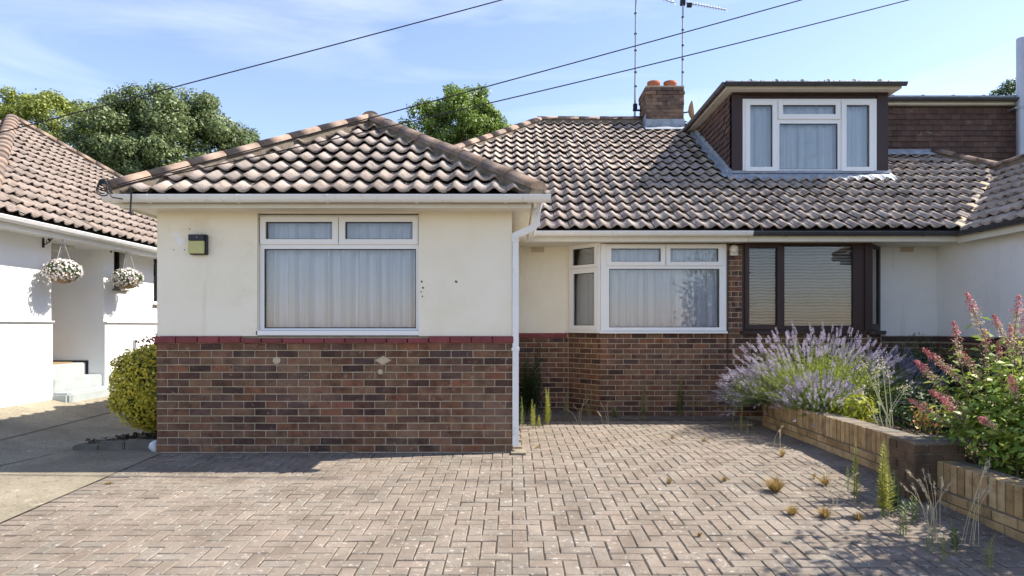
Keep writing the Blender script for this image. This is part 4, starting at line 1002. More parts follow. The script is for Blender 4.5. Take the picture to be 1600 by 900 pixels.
tag(mb.build('cable_loop', M['cable']), 'tangled loop of cable at the left end of the white gutter', 'cable')
mb = MB(); c = P(204, 292, 6.05); mb.tube([c, P(205, 308, 6.04), P(204, 325, 6.05), P(206, 333, 6.06)], .009, 6); mb.tube([P(204, 327, 6.05), P(207, 336, 6.06)], [.012, .022], 6)
tag(mb.build('hanging_wire', M['cable']), 'short black wire with a plug dangling over the gutter near the wing corner', 'wire')

# ================================================================== HANGING BASKETS
def rng(s): return np.random.default_rng(s)
def leaves(Pt, Nr, size, aspect=.5, seed=0, T=None, cup=.18):
    Pt = np.asarray(Pt, float); n = len(Pt); r = rng(seed)
    Nr = np.asarray(Nr, float); Nr = Nr / (np.linalg.norm(Nr, axis=1, keepdims=True) + 1e-9)
    if T is None: T = r.normal(size=(n, 3))
    T = np.asarray(T, float); T = T - Nr * np.sum(T * Nr, axis=1, keepdims=True); T = T / (np.linalg.norm(T, axis=1, keepdims=True) + 1e-9)
    B = np.cross(Nr, T); s = np.broadcast_to(np.asarray(size, float).reshape(-1, 1), (n, 1)); a = s * aspect * .5
    V = np.stack([Pt - T * s * .5, Pt + B * a + Nr * s * cup * .5 + T * s * .05, Pt + T * s * .5 - Nr * s * cup * .3, Pt - B * a + Nr * s * cup * .5 + T * s * .05], axis=1).reshape(-1, 3)
    return V, np.arange(4 * n).reshape(n, 4)
def leaf_obj(name, V, Fc, material, parent=None):
    V = np.asarray(V)
    if parent is None:
        loc = Vector((float(V[:, 0].mean()), float(V[:, 1].mean()), float(V[:, 2].min()))); o = link(name, npmesh(name, V - np.array(loc), Fc, material)); o.location = loc; return o
    return link(name, npmesh(name, V, Fc, material), parent)
def ball(n, seed, inner=.75):
    r = rng(seed); d = r.normal(size=(n, 3)); d /= np.linalg.norm(d, axis=1, keepdims=True); return d, d * (inner + (1 - inner) * r.random((n, 1)))
def join(parts):
    Vs, Fs, k = [], [], 0
    for V, Fc in parts: Vs.append(V); Fs.append(Fc + k); k += len(V)
    return np.concatenate(Vs), np.concatenate(Fs)
L_basket = leafmat('basket_leaf', [(.05, .10, .025), (.10, .16, .045), (.16, .20, .07)])
L_white = leafmat('white_petal', [(.72, .66, .64), (.80, .78, .75), (.62, .48, .48)], transl=.25)
for (cx, cy, py, top, label, blabel) in ((90, 425, 378, 366, 'hanging basket of small white flowers left of the porch', 'black scroll bracket on the white wall left of the porch'),
                                   (190, 436, 388, 380, 'hanging basket of small white flowers by the narrow window', 'black scroll bracket beside the narrow dark window')):
    wy = ly(cx - 23 if cx < 100 else cx - 17); bx = LX + .27; c = Vector((bx, wy, PZ(cy, wy * .985)))
    t = thing('hanging_basket', c - Vector((0, 0, .2)), label, 'hanging basket', 'hanging baskets on the white house')
    MB().lathe(c, [(.0, -.15), (.08, -.135), (.14, -.08), (.16, -.0), (.15, -.0), (.12, -.07), (0, -.12)], 16).build('bowl', M['mat_brown'], t, smooth=True)
    d, p = ball(900, cx, .7); p[:, 2] *= .72; k = p[:, 2] > -.62; d, p = d[k], p[k]
    V, Fc = leaves(np.array(c) + p * .215 + [0, 0, .02], d + rng(1).normal(size=d.shape) * .5, rng(2).uniform(.025, .05, len(p)), .6, cx); leaf_obj('foliage', V, Fc, L_basket, t)
    d, p = ball(620, cx + 1, .92); p[:, 2] *= .74; k = p[:, 2] > -.55; d, p = d[k], p[k]
    V, Fc = leaves(np.array(c) + p * .235 + [0, 0, .02], d + rng(3).normal(size=d.shape) * .35, rng(4).uniform(.024, .04, len(p)), .95, cx + 5); leaf_obj('flowers', V, Fc, L_white, t)
    hk = Vector((bx, wy, PZ(py - 6, wy)))
    mb = MB()
    for k in range(3):
        an = k * 2.1 + .4; mb.tube([c + Vector((.14 * math.cos(an), .14 * math.sin(an), 0)), hk - Vector((0, 0, .01))], .0035, 4)
    mb.build('chain', M['steel'], t)
    mb = MB(); mb.box(LX, LX + .012, wy - .015, wy + .015, hk.z - .13, hk.z + .10); mb.tube([(LX, wy, hk.z + .04), (LX + .15, wy, hk.z + .065), (bx - .01, wy, hk.z + .04), (bx + .02, wy, hk.z + .015), (bx, wy, hk.z - .005)], .008, 6)
    mb.tube([(LX + .005, wy, hk.z - .10), (LX + .09, wy, hk.z - .05), (LX + .17, wy, hk.z + .05)], .007, 6)
    for k in range(5): mb.add([Vector((LX + .05 + .035 * k, wy + s * .03 * (k % 2 + .3), hk.z - .05 + .025 * k + h)) for s, h in ((0, -.02), (1, .0), (0, .03), (-1, 0))], [(0, 1, 2, 3)])
    tag(mb.build('wall_bracket', M['black']), blabel, 'bracket', 'basket brackets on the white house')

# ================================================================== PLANTER WALL
pw = thing('planter_wall', (3.4, 6.0, 0), 'low buff brick planter wall with upright bricks on top', 'planter wall')
mb = MB(); FX = 3.305
mb.box(FX + .004, FX + .20, 5.22, 8.30, -.1, .355); mb.box(FX + .004, FX + .20, 1.4, 4.90, -.32, .255); mb.box(3.135, 3.52, 4.905, 5.225, -.15, .40); core = mb.build('wall_core', M['mortar_dark'], pw)
lay('planter', core, (FX, 8.30, -.012), (0, -1, 0), (-1, 0, 0), 3.08, 2, setname='buff_brick', material=BUFF['object'], jitter=.004)
lay('planter', core, (FX, 4.90, -.11), (0, -1, 0), (-1, 0, 0), 3.5, 2, setname='buff_brick', material=BUFF['object'], jitter=.004)
lay('planter', core, (FX, 8.30, .142), (0, -1, 0), (-1, 0, 0), 3.08, 1, setname='buff_soldier', L=.062, H=.205, joint=.014, material=BUFF['object'], jitter=.005, D=.11)
lay('planter', core, (FX, 4.90, .045), (0, -1, 0), (-1, 0, 0), 3.5, 1, setname='buff_soldier', L=.062, H=.205, joint=.014, material=BUFF['object'], jitter=.005, D=.11)
lay('planter', core, (FX + .2, 8.302, -.012), (-1, 0, 0), (0, 1, 0), .2, 2, setname='buff_brick', material=BUFF['object'])
DKB = mat('dark_buff_brick', [(.07, .045, .03), (.15, .10, .06)], scale=9, bump=.6, rnd='object', rnd_cols=[(.7, .7, .7), (1.2, 1.15, 1.1)])
lay('planter', core, (3.13, 4.90, -.07), UX, NF, .39, 6, setname='pier_brick', material=DKB, jitter=.004)
lay('planter', core, (3.13, 5.225, -.07), (0, -1, 0), (-1, 0, 0), .325, 6, setname='pier_brick', material=DKB, jitter=.004)
flush('planter', 300, 'brick_courses', BUFF['island'])
mb = MB()
for (y0, y1, z) in ((5.23, 8.30, .356), (1.4, 4.898, .257)):
    ys = fr(y0, y1, .1)
    for a, b in zip(ys, ys[1:]): mb.box(FX + .012, FX + .20, a, b - .004, z - .012, z + random.uniform(-.006, .003))
mb.box(3.14, 3.51, 4.91, 5.22, .385, .402); mb.build('mortar_top', M['kerb'], pw)

# ================================================================== BED BESIDE THE WING
kb = thing('bed_edging', (-4.1, 6.6, 0), 'rough dark stone edging of the small bed by the wing corner', 'edging')
rk = random.Random(4); x = -4.62
while x < -3.86:
    wdt = rk.uniform(.24, .40); h = rk.uniform(.085, .105); y = 6.62 + rk.uniform(-.02, .02)
    mb = MB(); mb.box(x, min(x + wdt - .003, -3.77), y, y + .10, -.02, h if x > -4.5 else .05); mb.build('edging_stone', M['kerb'], kb, bevel=.012); x += wdt
mb = MB(); c = Vector((-3.715, 6.56, 0)); mb.lathe(c, [(.0, -.02), (.04, .0), (.05, .04), (.042, .085), (.025, .115), (0, .12)], 9)
for v in mb.v: v.x += .02 * math.sin(v.z * 40 + v.y * 9)
tag(mb.build('white_stone', M['stone'], smooth=True), 'pale rounded stone against the corner of the brick wing', 'stone')
tag(MB().slab([(-4.62, 6.7, .0), (-3.66, 6.7, .0), (-3.66, 8.4, 0), (-3.75, 8.4, 0)], (0, 0, .05)).build('shrub_bed', M['soil']), kind='structure')
r_ = rng(9); n = 700; u = r_.random(n); v = r_.random(n); X = -4.6 + u * .93; Y = 6.72 + v * 1.5; keep = (Y - 6.7) / 1.7 < (X + 4.62) / .9; X, Y = X[keep], Y[keep]
V, Fc = leaves(np.stack([X, Y, .055 + .03 * r_.random(len(X))], 1), r_.normal(size=(len(X), 3)) * .7 + [0, 0, 1], r_.uniform(.03, .07, len(X)), .6, 4)
tag(leaf_obj('bark_chips', V, Fc, mat('bark_chip_i', [(.05, .035, .026), (.11, .08, .06)], scale=20, rnd='island', rnd_cols=[(.5, .5, .5), (1.5, 1.4, 1.3)], rough=1)), kind='stuff')

# ================================================================== PLANTS
def shrub_points(c, rad, n, seed, power=2.0, inner=.82, lump=.10):
    """points on a lumpy superellipsoid shell"""
    d, p = ball(n, seed, inner); c = np.array(c, float); rad = np.array(rad, float)
    q = np.sum(np.abs(d) ** power, axis=1, keepdims=True) ** (-1 / power); p = p * q
    l = 1 + lump * (np.sin(d[:, :1] * 7 + seed) * np.sin(d[:, 1:2] * 8 + 2) + .6 * np.sin(d[:, 2:] * 13 + d[:, :1] * 9))
    return c + p * l * rad, d
def stem_tubes(paths, r0, r1, n=4):
    mb = MB()
    for p in paths: mb.tube(p, list(np.linspace(r0, r1, len(p))), n, caps=False)
    return mb

# golden clipped shrub at the wing corner
t = thing('golden_shrub', (-4.08, 7.1, .05), 'rounded golden green shrub beside the left corner of the wing', 'shrub')
p, d = shrub_points((-4.06, 7.1, .60), (.40, .36, .47), 9500, 21, 2.7, .80, .06)
k = (p[:, 0] < -3.67); p, d = p[k], d[k]
k = (p[:, 2] > .36) | (np.abs(p[:, 0] + 4.0) < .12 + .22 * np.clip((p[:, 2] - .1) / .3, 0, 1)); p, d = p[k], d[k]
V, Fc = leaves(p, d + rng(5).normal(size=d.shape) * .55, rng(6).uniform(.028, .050, len(p)), .6, 3)
leaf_obj('foliage', V, Fc, leafmat('golden_leaf', [(.30, .32, .04), (.60, .54, .06), (.80, .68, .09), (.74, .62, .08), (.46, .42, .05)]), t)
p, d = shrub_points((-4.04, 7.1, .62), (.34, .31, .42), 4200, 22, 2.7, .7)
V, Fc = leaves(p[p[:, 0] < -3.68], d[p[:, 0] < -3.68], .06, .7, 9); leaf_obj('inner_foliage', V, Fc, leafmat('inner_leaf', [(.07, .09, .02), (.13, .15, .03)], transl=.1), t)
stem_tubes([[(-4.0, 7.1, .03), (-4.02 + .1 * math.cos(a), 7.1 + .1 * math.sin(a), .3), (-4.05 + .22 * math.cos(a), 7.1 + .22 * math.sin(a), .7)] for a in (0, 1.3, 2.6, 3.9, 5.2)], .016, .006).build('stems', M['bark'], t)
t = thing('red_leaved_plant', (-4.42, 7.75, .05), 'sprig of dark red leaves rising behind the golden shrub', 'plant')
paths = []; pts = []
for k in range(7):
    a = rk.uniform(0, 6.28); top = Vector((-4.42 + .11 * math.cos(a) + .08 * (k % 2), 7.75 + .1 * math.sin(a), rk.uniform(1.08, 1.2))); paths.append([(-4.42, 7.75, .05), (-4.43, 7.75, .6), top]); pts += [top - Vector((rk.uniform(-.07, .07), rk.uniform(-.07, .07), rk.uniform(-.01, .16))) for _ in range(14)]
paths.append([(-4.42, 7.75, .05), (-4.40, 7.75, .8), (-4.36, 7.75, 1.27)]); pts += [Vector((-4.36 + rk.uniform(-.05, .05), 7.75, 1.1 + .03 * q)) for q in range(7)]
stem_tubes(paths, .006, .003).build('stems', M['bark'], t)
V, Fc = leaves(np.array(pts), rng(7).normal(size=(len(pts), 3)), .05, .6, 8); leaf_obj('leaves', V, Fc, leafmat('red_leaf', [(.16, .02, .03), (.28, .05, .06), (.10, .03, .03)]), t)

# upright fleabane-like weeds: straight stalk clothed in narrow leaves
L_weed = leafmat('weed_leaf', [(.10, .17, .03), (.17, .25, .05), (.24, .28, .08)]); L_weed_y = leafmat('weed_leaf_yellow', [(.30, .33, .05), (.42, .42, .07), (.24, .28, .06)]); L_weed_d = leafmat('weed_leaf_dark', [(.035, .075, .028), (.06, .11, .04), (.10, .15, .05)])
L_weed_p = leafmat('weed_leaf_pale', [(.26, .27, .12), (.36, .33, .18), (.18, .22, .09)])
def weed(base, stalks, H, spread, leafl, material, label, seed, dens=120, lean=.04, name='upright_weed'):
    base = Vector(base); t = thing(name, base, label, 'weed', 'weeds growing out of the paving'); r = random.Random(seed); pts, nr, tg, sz, paths = [], [], [], [], []
    for s in range(stalks):
        a = r.uniform(0, 6.28); b0 = base + Vector((math.cos(a), math.sin(a), 0)) * spread * r.random() * (0 if stalks == 1 else 1); h = H * (1 if s == 0 else r.uniform(.6, .97))
        ln = Vector((r.uniform(-lean, lean), r.uniform(-lean, lean), 0)) * h * 2
        path = [b0 + ln * q * q + Vector((0, 0, h * q)) for q in (0, .25, .5, .75, 1.0)]; paths.append(path)
        n = int(dens * h)
        for k in range(n):
            q = .08 + .92 * k / n; p = b0 + ln * q * q + Vector((0, 0, h * q)); az = k * 2.4 + r.uniform(-.4, .4); w = leafl * (1.05 - .75 * max(0, q - .45) / .55) * r.uniform(.75, 1.15)
            e = r.uniform(.5, 1.0); dv = Vector((math.cos(az), math.sin(az), e)).normalized()
            pts.append(p + dv * w * .5); tg.append(dv); nr.append(Vector((-math.cos(az) * e, -math.sin(az) * e, 1))); sz.append(w)
    stem_tubes(paths, .0045, .002, 4).build('stem', MATS.get('weed_stem') or mat('weed_stem', [(.16, .19, .06), (.24, .25, .10)], rough=.8), t)
    V, Fc = leaves(np.array(pts), np.array(nr), np.array(sz), .16, seed, np.array(tg), .1); leaf_obj('leaves', V, Fc, material, t)
    return t
def wz(px, py): return G(px, py)
def W(px, pb, pt, stalks, leafl, m, label, seed, spread=.03, dens=150, y=None, lean=.04):
    b = wz(px, pb) if y is None else Vector((PX(px, y), y, .02)); H = (pb - pt) / F * b.y if y is None else PZ(pt, y) - .02
    weed(b, stalks, H, spread, leafl, m, label, seed, dens, lean)
W(829, 0, 528, 7, .13, L_weed_d, 'tallest dark green bushy weed behind the white downpipe', 1, .14, 130, y=9.2, lean=.05)
W(853, 664, 606, 3, .055, L_weed_y, 'bright yellow-green upright weed in the corner, right of its neighbours', 2, .035, 300)
W(832, 670, 624, 2, .045, L_weed_y, 'thin yellow-green weed second from the downpipe', 3, .03, 260)
W(816, 668, 620, 2, .05, L_weed, 'green weed growing tight beside the downpipe', 4, .04, 200)
W(843, 668, 648, 2, .04, L_weed_y, 'shortest yellow-green weed between two taller ones by the downpipe', 5, .02, 300)
W(1006, 655, 588, 3, .06, L_weed_p, 'thin faded weed standing against the middle of the brick bay', 6, .05, 110, lean=.06)
W(1062, 652, 582, 3, .06, L_weed, 'green feathery weed against the right half of the brick bay', 7, .04, 150)
W(1084, 658, 611, 1, .03, L_weed_y, 'single pale yellow stalk left of the lavender', 8, .0, 300)
W(921, 655, 598, 2, .05, L_weed_p, 'thin weed against the angled corner of the brick bay', 9, .05, 90, lean=.07)
W(885, 655, 612, 2, .05, L_weed_p, 'faded short weed left of the bay corner', 10, .04, 90, lean=.08)
W(961, 654, 636, 4, .045, L_weed, 'low tuft of green weed at the foot of the bay corner', 11, .05, 200, lean=.2)
W(1158, 676, 634, 1, .035, L_weed_y, 'pale upright stalk under the drooping lavender', 12, 0, 260)
W(1168, 680, 655, 1, .03, L_weed_p, 'short pale stalk nearest the far end of the planter wall', 13, 0, 220)
W(1145, 672, 650, 1, .03, L_weed, 'shortest green stalk under the drooping lavender', 14, 0, 220)
W(1335, 782, 692, 2, .045, L_weed_y, 'pair of yellow-green stalks on the paving left of the brick pier', 15, .02, 260, lean=.02)
W(1325, 768, 727, 1, .035, L_weed, 'short green stalk just left of the taller pair near the pier', 16, 0, 240)
W(1384, 806, 688, 5, .055, L_weed_y, 'largest clump of bright upright weed in front of the brick pier', 17, .04, 260, lean=.015)
W(1398, 800, 735, 4, .06, L_weed_d, 'dark green weed tucked behind the bright clump at the pier', 18, .05, 200)
W(1424, 815, 772, 3, .05, L_weed, 'soft green weed right of the bright clump', 19, .04, 180)
W(1408, 835, 795, 3, .045, L_weed_p, 'pale soft weed in front of the bright clump', 20, .04, 170)
W(1474, 877, 830, 1, .04, L_weed_y, 'small green stalk in the plant shadow, left of two near the wall', 21, 0, 260)
W(1492, 866, 812, 2, .045, L_weed, 'green stalk in the plant shadow at the foot of dry grass', 22, .02, 220)
W(1545, 893, 838, 1, .05, L_weed_y, 'nearest green stalk at the lower right corner', 23, 0, 260)
W(1456, 860, 828, 2, .04, L_weed_p, 'pale low weed at the foot of the white dry grass', 24, .03, 160)

# dry grass tufts and tall dry grass
L_straw = leafmat('dry_grass', [(.30, .19, .06), (.42, .29, .11), (.22, .15, .05), (.34, .27, .09)]); L_straw_w = leafmat('pale_dry_grass', [(.48, .42, .30), (.60, .54, .42), (.38, .33, .2)])
def tuft(px, pb, w, h, n, label, seed, material=None):
    b = G(px, pb); s = F / b.y; r = random.Random(seed); mb = MB(); W_, H_ = w / s / 2, h / s
    for k in range(n):
        a = r.uniform(0, 6.28); q = r.random() ** .6; hh = H_ * r.uniform(.5, 1.05) * (1.05 - .45 * q); e = Vector((math.cos(a) * W_ * q * 1.15, math.sin(a) * W_ * q * 1.15, hh)); o = Vector((math.cos(a), math.sin(a), 0)) * W_ * .25 * r.random()
        sd = Vector((-math.sin(a + r.uniform(-1, 1)), math.cos(a), 0)).normalized() * .0022; m_ = o + e * .55 + Vector((0, 0, hh * .14))
        mb.add([b + o - sd, b + o + sd, b + m_ + sd * .8, b + o + e, b + m_ - sd * .8], [(0, 1, 2, 4), (4, 2, 3)])
    return tag(mb.build('dry_grass_tuft', material or L_straw), label, 'grass tuft', 'dry grass tufts in the paving joints')
tuft(1211, 768, 40, 30, 260, 'largest dry brown grass tuft standing alone on the paving', 1)
tuft(1238, 804, 26, 18, 130, 'dry tuft left of two in front of the largest tuft', 2); tuft(1288, 808, 30, 20, 170, 'round dry tuft right of two in front of the largest tuft', 3)
tuft(1288, 758, 26, 20, 120, 'dry tuft at the edge of the planter wall shadow', 4, L_straw); tuft(1341, 812, 22, 16, 90, 'dry tuft at the start of the plant shadow', 5)
tuft(1222, 714, 16, 18, 60, 'thin dry tuft at the shadow edge halfway along the wall', 6); tuft(1045, 756, 14, 14, 45, 'tiny dry tuft near the middle of the paving', 7)
tuft(1132, 752, 14, 12, 45, 'tiny dry tuft between the middle and the largest tuft', 8); tuft(1093, 838, 14, 10, 40, 'lone tiny dry tuft nearest the camera', 9)
tuft(1100, 690, 14, 10, 36, 'tiny dry tuft below the lavender shadow', 10); tuft(1050, 686, 12, 10, 30, 'tiny dry tuft at the back of the paving', 11)
tuft(170, 756, 16, 5, 50, 'flat dry tuft where the paving meets the concrete', 12); tuft(840, 700, 14, 6, 30, 'tiny dry sprig beside the downpipe foot', 13); tuft(1272, 748, 12, 14, 30, 'small dry sprig left of the tuft in the wall shadow', 14)
def tall_grass(px, pb, tips, label, seed, heads=True):
    b = G(px, pb); t = thing('tall_dry_grass', b, label, 'dry grass', 'tall dry grasses by the planter'); r = random.Random(seed); paths = []; pts, tg = [], []
    for (tx, ty) in tips:
        y = b.y + r.uniform(-.12, .12); e = Vector((PX(tx, y), y, PZ(ty, y))); s = b + Vector((r.uniform(-.05, .05), r.uniform(-.04, .04), 0))
        m1 = s.lerp(e, .5) + Vector(((s.x - e.x) * .18, 0, abs(e.z - s.z) * .12)); paths.append([s, s.lerp(m1, .5) + Vector((0, 0, .01)), m1, m1.lerp(e, .55) + Vector((0, 0, .012)), e])
        dv = (e - m1).normalized()
        for k in range(26): pts.append(e + dv * r.uniform(-.05, .03) + Vector((r.gauss(0, .004), r.gauss(0, .004), r.gauss(0, .004)))); tg.append(dv + Vector((r.gauss(0, .3), r.gauss(0, .3), r.gauss(0, .3))))
    stem_tubes(paths, .0022, .0012, 4).build('stalks', mat('straw_stalk', [(.42, .34, .19), (.58, .5, .34)], rough=.8), t)
    V, Fc = leaves(np.array(pts), rng(seed).normal(size=(len(pts), 3)), .028, .14, seed, np.array(tg)); leaf_obj('seed_heads', V, Fc, L_straw_w, t)
tall_grass(1458, 848, [(1420, 738), (1436, 752), (1444, 740), (1452, 745), (1428, 762), (1446, 768), (1440, 756), (1460, 760), (1473, 752), (1484, 757), (1412, 760), (1450, 790)], 'spray of thin white dry grass with feathery heads by the pier', 1)
tall_grass(1512, 852, [(1541, 722), (1538, 735), (1544, 728), (1543, 762), (1533, 770), (1547, 765)], 'tall straw-coloured grass leaning right against the near wall', 2)
tall_grass(1300, 790, [(1282, 728), (1262, 742), (1336, 742), (1326, 750), (1284, 735)], 'loose bent dry stalks lying over the wall shadow', 3)
tall_grass(1212, 705, [(1221, 668), (1219, 676)], 'thin dry stalk at the far foot of the planter wall', 4)
tall_grass(905, 662, [(912, 628), (897, 634), (918, 625), (886, 640)], 'wispy dry stalks at the foot of the angled bay wall', 5)
tall_grass(945, 662, [(940, 632), (948, 636), (936, 646)], 'pale broken stalks at the bay corner', 6)

# lavender
def lavender(c, label, n, seed, H, tilt, base_r, flower_cols, leaf_cols, bias=(0, 0, 0), fan=1.0):
    c = Vector(c); t = thing('lavender', c, label, 'lavender', 'lavender bushes in the planter'); r = random.Random(seed); paths = []; sp, st, sn, ss = [], [], [], []; lp_, lt, ls_ = [], [], []
    for k in range(n):
        a = r.uniform(0, 6.283); q = math.sqrt(r.random()); th = tilt * q * r.uniform(.8, 1.1)
        d = Vector((math.cos(a) * math.sin(th) * fan, math.sin(a) * math.sin(th) * .75, math.cos(th))) + Vector(bias) * r.uniform(.4, 1.2)
        d += Vector((r.gauss(0, .2), r.gauss(0, .2), r.gauss(0, .14))); d.normalize(); b = c + Vector((math.cos(a) * base_r * q * fan, math.sin(a) * base_r * q * .8, .02)); h = H * r.uniform(.68, 1.05) * (1 - .12 * q)
        droop = .34 * h * max(0, math.sin(th) - .55)
        path = [b + d * h * u - Vector((0, 0, droop * u * u)) for u in (0, .35, .7, 1.0)]; paths.append(path)
        tip = path[-1]; dv = (path[-1] - path[-2]).normalized(); Ls = r.uniform(.06, .11)
        for j in range(22):
            u = j / 21; az = j * 2.4; rad = .013 * (1 - .45 * u); o = dv.cross(Vector((math.cos(az), math.sin(az), .2))).normalized()
            sp.append(tip + dv * Ls * u + o * rad); st.append(dv * .8 + o); sn.append(o); ss.append(r.uniform(.014, .022))
        for j in range(30):
            u = r.uniform(.10, .84); p = b + d * h * u - Vector((0, 0, droop * u * u)); w = Vector((r.gauss(0, 1), r.gauss(0, 1), r.gauss(0, .5) + .6)).normalized()
            lp_.append(p + w * .02); lt.append(w + d * .9); ls_.append(r.uniform(.035, .06))
    stem_tubes(paths, .0022, .0014, 3).build('stems', mat('lavender_stem', [(.20, .24, .10), (.30, .32, .16)], rough=.8), t)
    V, Fc = leaves(np.array(lp_), rng(seed).normal(size=(len(lp_), 3)), np.array(ls_), .13, seed, np.array(lt), .05); leaf_obj('foliage', V, Fc, leafmat('lavender_leaf_%d' % seed, leaf_cols, transl=.4), t)
    V, Fc = leaves(np.array(sp), np.array(sn), np.array(ss), .6, seed + 1, np.array(st), .2); leaf_obj('flower_spikes', V, Fc, leafmat('lavender_flower_%d' % seed, flower_cols, transl=.3), t)
FC = [(.32, .27, .42), (.44, .39, .52), (.54, .50, .55), (.26, .21, .34)]
lavender((3.75, 7.75, .28), 'large lavender bush with purple spikes in front of both bays', 430, 1, .98, 1.12, .34, FC, [(.24, .32, .03), (.42, .48, .05), (.28, .36, .06)])
lavender((3.30, 8.15, .30), 'grey purple lavender drooping over the far end of the planter wall', 330, 2, .52, 1.45, .22, [(.27, .25, .34), (.38, .36, .42), (.20, .18, .27)], [(.12, .17, .07), (.22, .27, .12), (.28, .30, .18)], bias=(-.25, -.15, 0))
lavender((4.75, 7.9, .25), 'dim bluish lavender in shade right of the large lavender', 230, 3, .72, .95, .22, [(.16, .15, .26), (.22, .21, .32)], [(.08, .12, .05), (.14, .18, .08)])  # its shade is put into the darker petal and leaf colours
lavender((3.55, 7.25, .28), 'low lavender mound along the top of the planter wall', 260, 4, .42, 1.35, .30, FC, [(.12, .18, .04), (.22, .28, .06), (.10, .15, .05)], fan=.6)

def leafy(name, label, cat, c, rad, n, size, aspect, cols, seed, stems=10, power=2, inner=.35, up=.4, group=None, lump=.15, transl=.35):
    t = thing(name, (c[0], c[1], c[2] - rad[2]), label, cat, group); p, d = shrub_points(c, rad, n, seed, power, inner, lump)
    d2 = d + rng(seed + 1).normal(size=d.shape) * .6 + [0, 0, up]
    V, Fc = leaves(p, d2, rng(seed + 2).uniform(size * .6, size * 1.2, n), aspect, seed, T=d + rng(seed + 3).normal(size=d.shape) * .5); leaf_obj('leaves', V, Fc, leafmat(name + '_leaf_%d' % seed, cols, transl=transl), t)
    r = random.Random(seed); b = Vector((c[0], c[1], c[2] - rad[2]))
    stem_tubes([[b, b.lerp(Vector(p[i]), .5) + Vector((0, 0, .03)), Vector(p[i])] for i in r.sample(range(n), stems)], .006, .002).build('stems', mat('green_stem', [(.10, .11, .045), (.17, .16, .07)], rough=.8), t)
    return t
leafy('bright_leafy_plant', 'bright yellow-green leafy plant leaning over the planter wall', 'plant', (3.66, 6.72, .42), (.20, .30, .17), 420, .085, .34, [(.24, .32, .03), (.42, .44, .04), (.34, .33, .04), (.14, .22, .03)], 31)
leafy('broad_leafy_plant', 'green leafy plant on the wall top between lavender and bright plant', 'plant', (3.56, 7.2, .40), (.20, .30, .14), 420, .075, .4, [(.06, .13, .02), (.14, .24, .04), (.22, .30, .05)], 32)
leafy('conifer_bush', 'dark feathery conifer under the white wall', 'bush', (5.35, 8.45, .62), (.60, .45, .55), 6500, .06, .2, [(.03, .06, .022), (.055, .095, .035), (.10, .14, .05)], 33, up=.0, lump=.10, transl=.15)
leafy('conifer_bush', 'smaller dark conifer behind the pink flowering shrub', 'bush', (6.0, 8.1, .58), (.45, .45, .46), 4500, .06, .2, [(.03, .06, .022), (.055, .095, .035), (.10, .13, .045)], 34, up=.0, lump=.10, transl=.15)
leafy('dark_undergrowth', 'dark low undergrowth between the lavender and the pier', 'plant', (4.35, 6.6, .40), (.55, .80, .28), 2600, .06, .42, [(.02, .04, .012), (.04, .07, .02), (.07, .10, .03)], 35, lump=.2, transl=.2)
leafy('orange_tipped_plant', 'small plant with orange and pink tipped leaves behind the pier', 'plant', (3.52, 5.35, .52), (.12, .14, .15), 130, .045, .5, [(.42, .20, .04), (.45, .34, .06), (.34, .14, .10), (.20, .24, .05)], 36)

# pale stalky plant with seed pods
t = thing('seed_stalk_plant', (3.66, 6.1, .3), 'gangly pale plant with seed pods rising above the wall', 'plant'); r = random.Random(5); paths, pods = [], []
for (mx_, my, tx, ty) in ((1385, 650, 1348, 566), (1362, 640, 1343, 605), (1386, 640, 1378, 562), (1390, 640, 1412, 606), (1384, 655, 1420, 602), (1390, 660, 1366, 600), (1375, 650, 1372, 575), (1395, 665, 1388, 580)):
    y = 6.1 + r.uniform(-.15, .15); b = P(r.uniform(1372, 1394), 712, y); e = P(tx, ty, y); m_ = P(mx_, my, y); paths.append([b, m_, m_.lerp(e, .5), e])
    for k in range(26): pods.append(e + Vector((r.gauss(0, .025), r.gauss(0, .025), r.gauss(-.015, .035))))
stem_tubes(paths, .0055, .003, 5).build('stalks', mat('pale_stalk', [(.34, .36, .20), (.46, .46, .30)], rough=.8), t)
V, Fc = leaves(np.array(pods), rng(4).normal(size=(len(pods), 3)), .022, .5, 3); leaf_obj('pods', V, Fc, leafmat('pod', [(.55, .50, .32), (.70, .66, .52), (.42, .42, .2)]), t)

# pink flowering shrub
t = thing('pink_flowering_shrub', (3.95, 4.75, .2), 'tall shrub with red-pink flower plumes behind the near planter wall', 'shrub'); r = random.Random(11)
heads = [(1517, 476, 1.0, 5.0), (1493, 518, .9, 5.05), (1439, 572, .8, 5.05), (1433, 632, .8, 4.95), (1467, 618, .9, 4.9), (1456, 556, .9, 5.15), (1481, 632, .9, 4.85), (1582, 598, .8, 4.6), (1602, 505, 1.1, 4.8), (1590, 480, 1., 5.1),
         (1580, 520, .9, 5.2), (1560, 545, .8, 5.3), (1540, 530, .9, 5.1), (1534, 655, .6, 4.5), (1620, 560, 1.0, 4.6), (1508, 560, .8, 5.2), (1478, 575, .8, 5.2), (1640, 480, 1.1, 4.9), (1660, 540, 1.0, 4.5), (1556, 500, .7, 5.4)]
paths, fp, fn, fs, tp, tn, tsz, lp_, ln_, lsz = [], [], [], [], [], [], [], [], [], []
